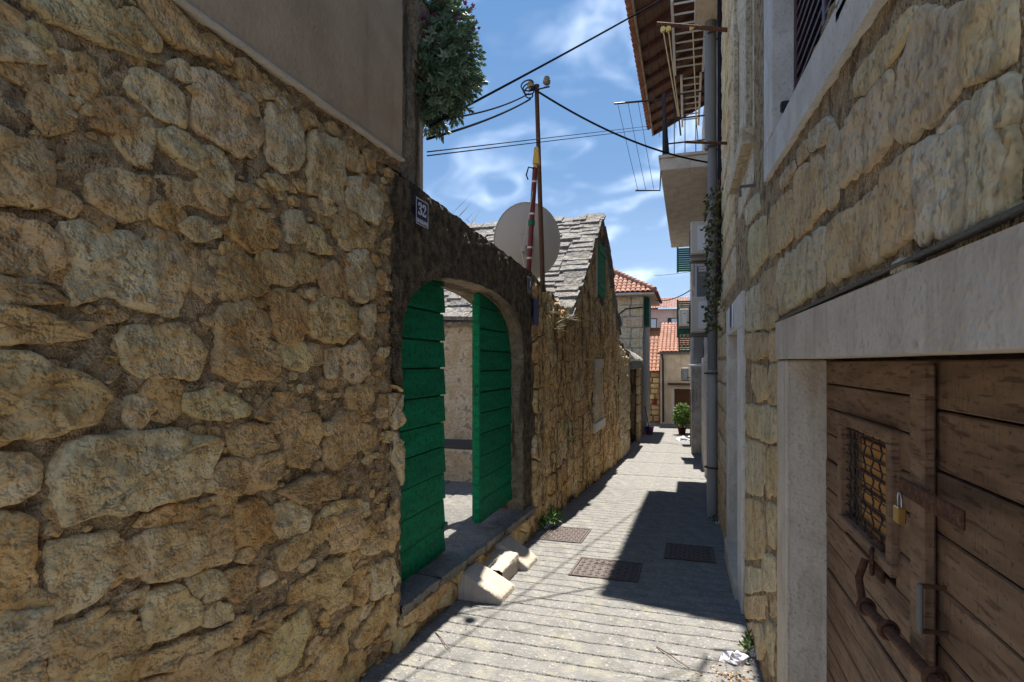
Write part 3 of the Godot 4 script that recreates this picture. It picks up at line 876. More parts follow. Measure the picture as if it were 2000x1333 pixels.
func clouds() -> ImageTexture:
	var w := 1536
	var h := 768
	var out := PackedByteArray()
	out.resize(w * h * 4)
	var n1 := FastNoiseLite.new()
	n1.seed = 4
	n1.frequency = 1.0
	n1.fractal_octaves = 6
	n1.fractal_gain = 0.58
	var n2 := FastNoiseLite.new()
	n2.seed = 31
	n2.frequency = 1.0
	n2.fractal_octaves = 3
	# wisps of high cloud as lines of (azimuth, height) in degrees
	var wisps := [
		[[-8, 38], [-5, 32], [-3, 27], [0, 22], [4, 19.5]], [[-11, 29], [-6.5, 33], [-5, 33.5]], [[-2, 30], [2, 24], [6, 18]],
		[[-28, 40], [-36, 30], [-40, 26]], [[30, 44], [38, 36], [50, 30]], [[80, 40], [95, 34], [110, 38]], [[150, 44], [165, 35], [172, 30]], [[-100, 40], [-115, 30], [-130, 28]], [[-70, 46], [-60, 40], [-52, 42]],
	]
	for y in range(0, h / 2 + 4):
		var el := PI / 2.0 - PI * (y + 0.5) / h
		for x in w:
			var az := wrapf(TAU * (x + 0.5) / w, -PI, PI)   # -z lies at the picture's edge
			var dir := Vector3(sin(az) * cos(el), sin(el), -cos(az) * cos(el))
			# a flat layer seen from below
			var k := 1.0 / (maxf(dir.y, 0.0) + 0.12)
			var p := Vector3(dir.x * k, 0.0, dir.z * k)
			var warp := n2.get_noise_3d(p.x * 0.8, 3.0, p.z * 0.8)
			var f := n1.get_noise_3d(p.x * 0.9 + warp * 0.9, warp * 0.5, p.z * 0.55 + warp * 0.5) * 0.5 + 0.5
			var deg := rad_to_deg(el)
			var azd := rad_to_deg(az)
			# the same thin broken cloud in every direction
			var a := smoothstep(0.48, 0.80, f) * 0.40
			a = lerpf(a, a * 0.7 + 0.05, smoothstep(20.0, 8.0, deg))
			var near := 99.0
			if deg > 14.0 and deg < 52.0:
				for wl in wisps:
					for i in wl.size() - 1:
						var p0 := Vector2(wl[i][0], wl[i][1])
						var p1 := Vector2(wl[i + 1][0], wl[i + 1][1])
						var q := Geometry2D.get_closest_point_to_segment(Vector2(azd, deg), p0, p1)
						near = minf(near, q.distance_to(Vector2(azd, deg)))
			if near < 6.0:
				var tear := n1.get_noise_3d(dir.x * 7.0, dir.y * 13.0, dir.z * 7.0) * 0.5 + 0.5
				var fine := n1.get_noise_3d(dir.x * 22.0 + 9.0, dir.y * 30.0, dir.z * 22.0) * 0.5 + 0.5
				var s := smoothstep(1.0, 0.0, near / (1.2 + 4.2 * tear)) * smoothstep(0.25, 0.85, tear * 0.55 + fine * 0.45)
				a = maxf(a, s * 0.24)
			var i4 := (y * w + x) * 4
			out[i4] = 236
			out[i4 + 1] = 238
			out[i4 + 2] = 240
			out[i4 + 3] = int(clampf(a * 0.75, 0, 1) * 255)
	return ImageTexture.create_from_image(Image.create_from_data(w, h, false, Image.FORMAT_RGBA8, out))

func ground_and_road() -> void:
	var st := new_st()
	var ss := [-300.0, -0.6, 0.0, 18.0, 31.0, 500.0]
	for i in ss.size() - 1:
		var a: float = ss[i]
		var b: float = ss[i + 1]
		face(st, [V(-300, gy(a) - 0.08, a), V(300, gy(a) - 0.08, a), V(300, gy(b) - 0.08, b), V(-300, gy(b) - 0.08, b)], V(0, -50, a))
	struct("ground", st, M.soil)
	# the alley: concrete cast in strips, a groove raked across every 18 cm as far as the slope goes
	st = new_st(true)
	var rows := []      # [s, depth below the surface, groove number]
	var s := -0.5
	var g := 0
	while s < 11.6:
		for k in [[-0.018, 0.0], [-0.011, 0.0005], [-0.008, 0.022], [0.006, 0.023], [0.010, 0.0005], [0.018, 0.0], [0.093, -0.001]]:
			rows.append([s + k[0], k[1], g])
		s += 0.187
		g += 1
	while s < 33.5:
		for k in ([[-0.012, 0.0], [-0.006, 0.02], [0.006, 0.02], [0.012, 0.0]] if g % 12 == 0 else [[0.0, 0.0]]):
			rows.append([s + k[0], k[1], g])
		s += 0.25
		g += 1
	var t0 := WALL_L - 0.12
	var t1 := WALL_R + 0.12
	var nt := 40
	var at := func(u: float, v: float) -> Vector3:
		var r: Array = rows[int(round(v * (rows.size() - 1)))]
		var t := lerpf(t0, t1, u)
		var wob := nz2.get_noise_2d(t * 2.0, r[2] * 7.7) * 0.012 + nz2.get_noise_2d(t * 14.0, r[2] * 3.1) * 0.0045
		var fade := 0.7 + 0.3 * clampf(nz2.get_noise_2d(t * 1.3 + 40.0, r[2] * 0.9) * 2.2 + 0.7, 0, 1)
		var y: float = gy(r[0]) - r[1] * fade + nz2.get_noise_2d(t * 2.5, r[0] * 2.5) * 0.006
		return V(t, y, r[0] + wob)
	sheet(st, nt, rows.size() - 1, at)
	struct("road", st, M.concrete)
	# unseen sunlit ground behind the camera, added to bounce light onto the walls
	st = new_st()
	box(st, V(-26, -0.5, -32.0), V(26, gy(-0.6) - 0.004, -0.6))
	struct("bounce_ground", st, M.concrete)
	# cross street at the end
	st = new_st()
	box(st, V(-40, -2.0, 33.4), V(40, -1.69, 39.0))
	struct("cross_street", st, M.concrete)

# ---------------------------------------------------------------- left: near house
func left_house() -> void:
	var h := left("stone_house", "near left house of rubble stone with smooth brown plaster above", "house", 2.0, gy(2.0))
	# earth mortar, uneven
	var st := new_st(true)
	var wob := func(u: float, v: float) -> float:
		return 0.002 + nz.get_noise_2d(u * 2.0, v * 2.0) * 0.026 + nz.get_noise_2d(u * 9.0 + 5.0, v * 9.0) * 0.014 + nzr.get_noise_2d(u * 3.0, v * 3.0) * 0.010
	var u0 := -0.3
	var u1 := 3.5
	sheet(st, 200, 215, func(a: float, b: float) -> Vector3:
		var u := lerpf(u0, u1, a)
		var v := lerpf(-0.45, 3.1, b)
		return Vector3(u, v, wob.call(u, v)))
	obj("mortar", st, M.mortar, h)
	st = new_st()
	box(st, Vector3(-0.3, -0.5, -5.0), Vector3(3.5, 3.1, -0.06))
	box(st, Vector3(-0.3, 3.1, -5.0), Vector3(3.5, 4.7, -0.1))
	obj("wall_core", st, M.mortar, h)
	var polys := []
	for r in LEFT_STONES:
		var p := PackedVector2Array()
		for i in range(1, r.size(), 2):
			p.append(Vector2(r[i] if r[i] > 1.15 else r[i] - 0.2, minf(r[i + 1], 3.07)))   # stones cut by the picture's edge run on
		polys.append(p)
		var big := 0.0
		for q in p:
			big = maxf(big, q.distance_to(p[0]))
		stone(p, 0.012 + minf(big, 0.6) * 0.022 * rng.randf_range(0.5, 1.3), 0.010 + minf(big, 0.5) * 0.034, 0.017, r[0], M.rock, h, "stone", 0.021)
	# further stones out of the picture, towards the camera
	rubble(h, 0.0, 0.92, -0.3, 3.05, Vector2(0.32, 0.24), 0.025, 0.018, 0.012, M.rock, func(_a, _b): return true, 60, 0.03)
	# rubble chips pressed into the mortar between the stones
	var chips := new_st(true)
	var tries := 0
	var placed := 0
	while tries < 4200 and placed < 620:
		tries += 1
		var c := Vector2(rng.randf_range(1.0, 3.36), rng.randf_range(-0.3, 3.05))
		var r := 0.014 + 0.075 * pow(rng.randf(), 1.8)
		var clear := true
		for p in polys:
			if Geometry2D.is_point_in_polygon(c, p):
				clear = false
				break
		if not clear:
			continue
		placed += 1
		var poly := PackedVector2Array()
		var n := rng.randi_range(4, 6)
		var turn := rng.randf() * 0.9
		var flat := rng.randf_range(0.4, 0.85)
		for k in n:
			var a := turn + TAU * k / n
			poly.append(c + Vector2(cos(a), sin(a) * flat) * r * rng.randf_range(0.7, 1.3))
		chips.set_color(tint([0, 1, 1, 3, 2, 1][rng.randi() % 6]))
		stone_into(chips, poly, 0.008 + wob.call(c.x, c.y), 0.014, 0.02, rng.randf() * 200.0)
	obj("rubble_chips", chips, M.rock, h).set_meta("kind", "stuff")
	# plaster storey: a skin 4 cm proud with a lip at its foot
	st = new_st(true)
	sheet(st, 60, 30, func(a: float, b: float) -> Vector3:
		var u := lerpf(-0.3, 3.485, a)
		var v := lerpf(3.09, 4.7, b)
		return Vector3(u, v + (nz2.get_noise_2d(u * 6.0, 0.0) * 0.008 if b == 0.0 else 0.0), 0.04 + nz2.get_noise_2d(u * 1.5, v * 1.5) * 0.006))
	st.set_smooth_group(-1)
	face(st, [Vector3(3.485, 3.09, 0.04), Vector3(3.485, 4.7, 0.04), Vector3(3.485, 4.7, -0.12), Vector3(3.485, 3.09, -0.12)], Vector3(3, 5, 0))
	obj("plaster_wall", st, M.plaster, h)
	st = new_st(true)
	sheet(st, 80, 4, func(a: float, b: float) -> Vector3:
		var u := lerpf(-0.3, 3.5, a)
		var k := nz2.get_noise_2d(u * 7.0, 9.0) * 0.012
		return [Vector3(u, 3.085 + k, -0.02), Vector3(u, 3.078 + k, 0.044), Vector3(u, 3.084 + k, 0.052), Vector3(u, 3.098, 0.051), Vector3(u, 3.106, 0.04)][int(round(b * 4))])
	obj("plaster_lip", st, M.frame, h)
	# end of the building beyond the joint
	st = new_st(true)
	sheet(st, 12, 40, func(a: float, b: float) -> Vector3:
		var u := lerpf(3.53, 3.93, a)
		return Vector3(u, lerpf(2.4, 4.7, b), -0.05 + nz2.get_noise_2d(u * 3.0, b * 20.0) * 0.008))
	st.set_smooth_group(-1)
	box(st, Vector3(3.5, 2.4, -5.0), Vector3(3.93, 4.7, -0.09))
	obj("plaster_return", st, M.brown_render, h)
	st = new_st()
	box(st, Vector3(3.93, 2.4, -5.0), Vector3(4.03, 4.7, -0.065), 0.01)
	obj("corner_strip", st, M.frame, h)
	block("terrace_coping", Vector3(-0.35, 4.7, -5.0), Vector3(4.06, 4.78, 0.08), M.frame, h, 0.01)

# ---------------------------------------------------------------- left: gate wall, its leaves, steps
const GATE_A := 3.5
const GATE_B := 6.55

func arch(u: float) -> float:
	var x := clampf(absf(u - (GATE_A + GATE_B) / 2.0) / ((GATE_B - GATE_A) / 2.0), 0.0, 1.0)
	return 1.82 + 0.62 * pow(1.0 - pow(x, 2.7), 1.0 / 2.3)

func gate_top(u: float) -> float:
	return 2.99 - 0.045 * (u - 3.6)

func sill_y(u: float) -> float:
	return 0.10 - 0.05 * (u - 3.5)

func gate_wall() -> void:
	var g := left("gate_wall", "dark lichen-blackened wall with a wide arched gateway and a stone sill", "wall", 5.0, gy(5.0))
	var rough := func(u: float, v: float) -> float:
		return 0.02 + nz.get_noise_2d(u * 3.0, v * 3.0) * 0.016 + nz.get_noise_2d(u * 11.0, v * 11.0) * 0.008
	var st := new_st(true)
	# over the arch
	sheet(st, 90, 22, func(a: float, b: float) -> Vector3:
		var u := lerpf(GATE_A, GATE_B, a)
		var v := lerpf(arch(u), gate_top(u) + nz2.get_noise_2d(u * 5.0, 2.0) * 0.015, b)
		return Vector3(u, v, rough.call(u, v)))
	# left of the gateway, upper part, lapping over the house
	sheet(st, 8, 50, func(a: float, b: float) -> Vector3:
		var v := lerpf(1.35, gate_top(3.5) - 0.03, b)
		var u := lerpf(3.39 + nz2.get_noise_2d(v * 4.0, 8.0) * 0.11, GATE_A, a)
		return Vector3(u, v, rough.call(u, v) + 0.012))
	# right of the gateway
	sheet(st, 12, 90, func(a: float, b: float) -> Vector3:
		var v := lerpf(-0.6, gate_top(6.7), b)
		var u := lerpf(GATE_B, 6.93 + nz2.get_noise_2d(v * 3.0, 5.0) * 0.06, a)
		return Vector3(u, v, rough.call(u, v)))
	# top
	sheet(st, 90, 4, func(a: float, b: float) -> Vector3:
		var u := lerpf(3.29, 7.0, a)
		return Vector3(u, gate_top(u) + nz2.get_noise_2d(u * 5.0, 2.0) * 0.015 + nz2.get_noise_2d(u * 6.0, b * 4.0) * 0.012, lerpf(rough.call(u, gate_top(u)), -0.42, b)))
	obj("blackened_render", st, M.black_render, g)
	# lower left jamb, patched with pale rubble
	st = new_st(true)
	sheet(st, 10, 70, func(a: float, b: float) -> Vector3:
		var v := lerpf(-0.35, 1.42, b)
		var u := lerpf(3.36 + nz2.get_noise_2d(v * 4.0, 18.0) * 0.05, GATE_A - 0.03 + nz.get_noise_2d(v * 3.0, 60.0) * 0.05, a)
		return Vector3(u, v, 0.02 + nz.get_noise_2d(u * 4.0, v * 4.0) * 0.03))
	obj("jamb_patch", st, M.brown_render, g)
	rubble(g, 3.31, 3.515, -0.3, 1.5, Vector2(0.20, 0.27), 0.028, 0.03, 0.0, M.rock, func(u, v): return u < 3.505 + nz2.get_noise_2d(v * 5.0, 70.0) * 0.02 and u > 3.33, 40, 0.018, [2, 0, 2, 1], 0.42)
	# reveals and soffit
	st = new_st(true)
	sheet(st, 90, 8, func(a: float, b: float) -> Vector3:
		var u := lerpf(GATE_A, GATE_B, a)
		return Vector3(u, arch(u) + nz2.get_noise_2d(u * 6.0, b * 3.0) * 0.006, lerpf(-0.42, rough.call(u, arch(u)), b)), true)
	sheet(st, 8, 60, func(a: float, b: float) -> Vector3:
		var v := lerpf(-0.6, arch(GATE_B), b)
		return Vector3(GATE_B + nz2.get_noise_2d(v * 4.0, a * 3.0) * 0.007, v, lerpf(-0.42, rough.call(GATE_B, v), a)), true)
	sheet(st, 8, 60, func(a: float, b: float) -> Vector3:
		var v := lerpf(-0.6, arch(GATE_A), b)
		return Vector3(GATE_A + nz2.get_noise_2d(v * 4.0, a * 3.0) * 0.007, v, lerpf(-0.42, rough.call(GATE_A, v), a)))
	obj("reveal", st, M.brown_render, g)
	# back of the wall
	st = new_st()
	for i in 40:
		var a := lerpf(GATE_A, GATE_B, i / 40.0)
		var b := lerpf(GATE_A, GATE_B, (i + 1) / 40.0)
		face(st, [Vector3(a, arch(a), -0.42), Vector3(b, arch(b), -0.42), Vector3(b, gate_top(b), -0.42), Vector3(a, gate_top(a), -0.42)], Vector3(5, 2, 0))
	box(st, Vector3(GATE_B + 0.01, -0.6, -0.42), Vector3(6.95, 2.8, -0.02))
	obj("back_render", st, M.brown_render, g)
	# stone under the sill
	st = new_st(true)
	sheet(st, 70, 14, func(a: float, b: float) -> Vector3:
		var u := lerpf(3.42, 6.95, a)
		return Vector3(u, lerpf(gy(u) - 0.1, sill_y(u) - 0.06, b), 0.03 + nz.get_noise_2d(u * 3.0, b * 3.0) * 0.03))
	obj("sill_footing", st, M.mortar, g)
	rubble(g, 3.45, 6.9, -0.5, 0.0, Vector2(0.36, 0.19), 0.06, 0.018, 0.008, M.rock, func(u, v): return v < sill_y(u) - 0.10 and v > gy(u) - 0.04, 60, 0.03, [0, 0, 1, 2])
	# sill of worn slabs, running on into the court
	var u := 3.42
	var wide := [0.62, 0.55, 0.5, 0.58, 0.47, 0.8]
	for k in wide.size():
		var a := u + 0.011
		var b: float = u + wide[k] - 0.011
		u = b + 0.011
		st = new_st(true)
		st.set_color(Color.WHITE * rng.randf_range(0.85, 1.08))
		var seed_at := rng.randf() * 50.0
		sheet(st, 16, 16, func(p: float, q: float) -> Vector3:
			var uu := lerpf(a, b, p)
			var edge := pow(maxf(absf(p * 2.0 - 1.0), absf(q * 2.0 - 1.0)), 14.0) * 0.02
			return Vector3(uu, sill_y(uu) - edge - 0.012 * q + nz2.get_noise_3d(uu * 4.0, q * 3.0, seed_at) * 0.008, lerpf(-0.46, 0.085 + nz2.get_noise_2d(uu * 5.0, 4.0) * 0.02, q)), true)
		sheet(st, 16, 4, func(p: float, q: float) -> Vector3:
			var uu := lerpf(a, b, p)
			return Vector3(uu, sill_y(uu) - 0.03 - 0.10 * q, 0.085 + nz2.get_noise_2d(uu * 5.0, 4.0) * 0.02 - q * 0.03 + nz.get_noise_2d(uu * 5.0, q * 2.0) * 0.015), true)
		obj("sill_slab", st, M.flag, g)
	# two leaves of green planks, closed towards each other with the middle open
	gate_leaf("left leaf of the green plank gate, beside the rubble wall", GATE_A + 0.0, 4.575, false)
	gate_leaf("right leaf of the green plank gate, by the dark right jamb", 5.45, GATE_B, true)
	# steps: two sloping cheeks and a tread
	var stp := left("entrance_steps", "three pale stone pieces forming a step below the gate sill", "steps", 5.1, gy(5.1))
	for k in [[4.46, 4.88, -0.075, 0.42], [5.42, 5.84, -0.115, 0.38]]:
		st = new_st(true)
		var seed_at := rng.randf() * 60.0
		var z1: float = k[3]
		var prof := func(f: float, q: float) -> Vector3:
			# across the cheek (f) and over it from the wall to the ground and under its nose (q)
			var uu := lerpf(k[0], k[1], f)
			var foot := gy(uu) - 0.03
			var top: float = k[2] - 0.03 * f
			var line := [Vector2(0.04, top), Vector2(0.09, top), Vector2(lerpf(0.09, z1, 0.33), lerpf(top, foot + 0.085, 0.33)), Vector2(lerpf(0.09, z1, 0.66), lerpf(top, foot + 0.085, 0.66)), Vector2(z1 - 0.02, foot + 0.092), Vector2(z1, foot + 0.075), Vector2(z1 + 0.012, foot)]
			var i := clampi(int(q * 6.0), 0, 5)
			var w: Vector2 = (line[i] as Vector2).lerp(line[i + 1], q * 6.0 - i)
			var edge := pow(absf(f * 2.0 - 1.0), 10.0) * 0.014
			return Vector3(uu, w.y - edge + nz.get_noise_3d(uu * 4.0, q * 2.0, seed_at) * 0.004, w.x + nz.get_noise_3d(uu * 4.0, q * 2.0, seed_at + 9.0) * 0.005)
		sheet(st, 14, 24, prof, true)
		for f in [0.0, 1.0]:
			var mid := Vector3(k[0] if f == 0.0 else k[1], gy(k[0]) + 0.02, 0.1)
			var inside := mid + Vector3(0.1 if f == 0.0 else -0.1, 0, 0)
			for i in 24:
				var p0: Vector3 = prof.call(f, i / 24.0)
				var p1: Vector3 = prof.call(f, (i + 1) / 24.0)
				face(st, [p0, p1, Vector3(p1.x, gy(p1.x) - 0.05, p1.z), Vector3(p0.x, gy(p0.x) - 0.05, p0.z)], inside)
		obj("cheek_slab", st, M.slab_white, stp)
	st = new_st(true)
	sheet(st, 14, 16, func(f: float, q: float) -> Vector3:
		var uu := lerpf(4.885, 5.415, f)
		var line := [Vector2(0.0, -0.17), Vector2(0.1, -0.172), Vector2(0.2, -0.175), Vector2(0.285, -0.18), Vector2(0.30, -0.195), Vector2(0.30, -0.40)]
		var i := clampi(int(q * 5.0), 0, 4)
		var w: Vector2 = (line[i] as Vector2).lerp(line[i + 1], q * 5.0 - i)
		return Vector3(uu, w.y + nz.get_noise_2d(uu * 4.0, q * 3.0) * 0.010, w.x + nz.get_noise_2d(uu * 5.0 + 40.0, q * 3.0) * 0.010), true)
	obj("tread", st, M.slab_white, stp)

	# court behind the gate
	var flo := Node3D.new()
	flo.name = "courtyard_paving"
	flo.set_meta("kind", "structure")
	add_child(flo)
	st = new_st()
	face(st, [V(-2.3, 0.02, 3.0), V(-9, 0.02, 3.0), V(-9, -0.30, 9.4), V(-2.3, -0.30, 9.4)], V(-4, -9, 6))
	obj("bedding", st, M.soil, flo)
	var ss := 3.0
	while ss < 9.2:
		var d := rng.randf_range(0.45, 0.7)
		var tt := -2.37
		while tt > -6.0:
			var w := rng.randf_range(0.5, 0.9)
			st = new_st()
			st.set_color(Color.WHITE * rng.randf_range(0.8, 1.1))
			var y := lerpf(0.06, -0.26, (ss + d / 2.0 - 3.0) / 6.4) + rng.randf_range(-0.006, 0.006)
			box(st, V(tt - 0.008, y - 0.06, ss + 0.008), V(tt - w + 0.008, y, ss + d - 0.008), 0.012)
			obj("flagstone", st, M.flag, flo)
			tt -= w
		ss += d
	var tr := thing("stone_bench", "low plastered bench against the courtyard wall, seen through the gate", "bench", V(-3.9, -0.26, 8.95))
	st = new_st()
	box(st, Vector3(-0.85, -0.1, -0.35), Vector3(1.9, 0.56, 0.4), 0.03)
	obj("bench_block", st, M.old_plaster, tr)
	var tb := thing("slate_slab", "dark slab lying on the courtyard bench behind the gate", "slab", V(-3.5, 0.30, 8.95))
	st = new_st()
	hexa(st, [Vector3(-0.95, 0.012, 0.34), Vector3(1.2, 0.004, 0.42), Vector3(1.2, 0.004, -0.2), Vector3(-0.7, 0.004, -0.1), Vector3(-0.95, 0.03, 0.34), Vector3(1.2, 0.10, 0.42), Vector3(1.2, 0.10, -0.2), Vector3(-0.7, 0.09, -0.1)])
	obj("slab_body", st, M.slate, tb)
	# house numbers
	number_plate(3.755, 2.79)
	var q := left("blue_plate", "small worn blue plate high on the right of the gate arch", "sign", 6.70, 2.62)
	block("plate", Vector3(6.62, 2.55, 0.045), Vector3(6.80, 2.75, 0.056), M.zinc, q, 0.003)
	block("plate_face", Vector3(6.65, 2.60, 0.056), Vector3(6.77, 2.73, 0.060), M.blue_enamel, q, 0.002)
	block("figure", Vector3(6.70, 2.63, 0.060), Vector3(6.722, 2.705, 0.064), M.white_enamel, q, 0.001)
	var q2 := left("street_sign", "narrow dark blue street sign on the wall right of the gate, below the small plate", "sign", 7.03, 2.3)
	block("plate", Vector3(6.90, 2.18, 0.04), Vector3(7.16, 2.52, 0.055), M.blue_enamel, q2, 0.004)

func gate_leaf(label: String, a: float, b: float, hinge_right: bool) -> void:
	var y0 := 0.06
	var g := left("gate_leaf", label, "gate", (a + b) / 2.0, y0, "leaves of the green gate")
	var z := -0.14
	var v := y0
	var k := 0
	while v < 2.46:
		var h := rng.randf_range(0.21, 0.245)
		var st := new_st()
		st.set_color(Color.WHITE * rng.randf_range(0.88, 1.08))
		# the plank follows the arch at its top: cut in slices
		var n := 14
		var any := false
		var zz := z + rng.randf_range(0.0, 0.006)
		var front := []
		for i in n + 1:
			var u := lerpf(a, b, float(i) / n) + (rng.randf_range(-0.006, 0.006) if (i == 0 and hinge_right) or (i == n and not hinge_right) else 0.0)
			front.append([u, v + 0.007, minf(v + h - 0.007, arch(clampf(u, GATE_A, GATE_B)) - 0.012)])
		for i in n:
			var p: Array = front[i]
			var q: Array = front[i + 1]
			if p[2] <= p[1] + 0.004 and q[2] <= q[1] + 0.004:
				continue
			any = true
			var pt := maxf(p[2], p[1] + 0.002)
			var qt := maxf(q[2], q[1] + 0.002)
			var c := Vector3((p[0] + q[0]) / 2.0, (p[1] + pt) / 2.0, zz - 0.015)
			var lo := zz + 0.016
			face(st, [Vector3(p[0], p[1], lo), Vector3(q[0], q[1], lo), Vector3(q[0], qt, zz), Vector3(p[0], pt, zz)], c)
			face(st, [Vector3(p[0], p[1], zz - 0.028), Vector3(q[0], q[1], zz - 0.028), Vector3(q[0], qt, zz - 0.028), Vector3(p[0], pt, zz - 0.028)], c)
			face(st, [Vector3(p[0], p[1], lo), Vector3(q[0], q[1], lo), Vector3(q[0], q[1], zz - 0.028), Vector3(p[0], p[1], zz - 0.028)], c)
			face(st, [Vector3(p[0], pt, zz), Vector3(q[0], qt, zz), Vector3(q[0], qt, zz - 0.028), Vector3(p[0], pt, zz - 0.028)], c)
			if i == 0 or i == n - 1:
				var e: Array = p if i == 0 else q
				var et := pt if i == 0 else qt
				face(st, [Vector3(e[0], e[1], lo), Vector3(e[0], et, zz), Vector3(e[0], et, zz - 0.028), Vector3(e[0], e[1], zz - 0.028)], c)
		if any:
			obj("plank", st, M.green_paint, g)
		v += h
		k += 1
	var back := new_st()
	for i in 14:
		var p := lerpf(a, b, i / 14.0)
		var q := lerpf(a, b, (i + 1) / 14.0)
		hexa(back, [Vector3(p, y0, z - 0.03), Vector3(q, y0, z - 0.03), Vector3(q, arch(q) - 0.02, z - 0.03), Vector3(p, arch(p) - 0.02, z - 0.03), Vector3(p, y0, z - 0.038), Vector3(q, y0, z - 0.038), Vector3(q, arch(q) - 0.02, z - 0.038), Vector3(p, arch(p) - 0.02, z - 0.038)])
	obj("backing", back, M.dark_green, g)
	# uprights behind, and the closing edge
	for u in [a + 0.05, b - 0.05]:
		block("upright", Vector3(u - 0.04, y0 + 0.02, z - 0.075), Vector3(u + 0.04, arch(clampf(u, GATE_A + 0.05, GATE_B - 0.05)) - 0.08, z - 0.039), M.green_paint, g, 0.004)
	if hinge_right:
		block("edge_strip", Vector3(a - 0.012, y0, z - 0.05), Vector3(a + 0.028, arch(a) - 0.02, z + 0.014), M.green_paint, g, 0.006)
		var ring := []
		for i in 11:
			var t := PI * i / 10.0
			ring.append(Vector3(a - 0.008 - sin(t) * 0.05, 1.42 + cos(t) * 0.05, z - 0.02))
		bar("ring_handle", ring, 0.006, M.dark_iron, g, 6)
	else:
		block("latch", Vector3(b - 0.06, 0.27, z), Vector3(b + 0.03, 0.31, z + 0.03), M.dark_green, g, 0.005)

func number_plate(u: float, v: float) -> void:
	var p := left("house_number", "dark blue enamel house number plate reading 32 above the gate", "sign", u, v)
	var z := 0.05
	block("plate", Vector3(u - 0.105, v - 0.10, z), Vector3(u + 0.105, v + 0.10, z + 0.008), M.blue_enamel, p, 0.003)
	var st := new_st()
	for r in [[-0.098, -0.093, -0.093, 0.093], [0.093, -0.093, 0.098, 0.093], [-0.093, -0.093, 0.093, -0.088], [-0.093, 0.088, 0.093, 0.093]]:
		box(st, Vector3(u + r[0], v + r[1], z + 0.008), Vector3(u + r[2], v + r[3], z + 0.0095))
	obj("border", st, M.white_enamel, p)
	var f := SystemFont.new()
	f.font_names = PackedStringArray(["Droid Serif"])
	f.font_weight = 700
	var t := TextMesh.new()
	t.text = "32"
	t.font = f
	t.font_size = 64
	t.pixel_size = 0.0019
	t.depth = 0.003
	var o := MeshInstance3D.new()
	o.name = "numerals"
	o.mesh = t
	o.material_override = M.white_enamel
	p.add_child(o)
	o.position = offs[p] + Vector3(u, v + 0.022, z + 0.0095)
	# band of worn small lettering, no longer readable
	st = new_st()
	var x := -0.082
	while x < 0.078:
		var w := rng.randf_range(0.006, 0.010)
		box(st, Vector3(u + x, v - 0.080, z + 0.008), Vector3(u + x + w, v - 0.050, z + 0.0095))
		box(st, Vector3(u + x, v - 0.080 + rng.randf() * 0.02, z + 0.0082), Vector3(u + x + 0.017, v - 0.072 + rng.randf() * 0.016, z + 0.0092))
		x += rng.randf_range(0.015, 0.021)
	obj("worn_lettering", st, M.white_enamel, p)

# ---------------------------------------------------------------- left: house with the stone slab roof
func cottage_top(u: float) -> float:
	if u < 9.3:
		return lerpf(2.86, 2.55, clampf((u - 6.95) / 2.35, 0, 1)) + nz2.get_noise_2d(u * 3.0, 30.0) * 0.06
	if u < 12.77:
		return lerpf(2.58, 4.97, (u - 9.3) / 3.47)
	return lerpf(4.97, 2.56, clampf((u - 12.77) / 3.43, 0, 1))

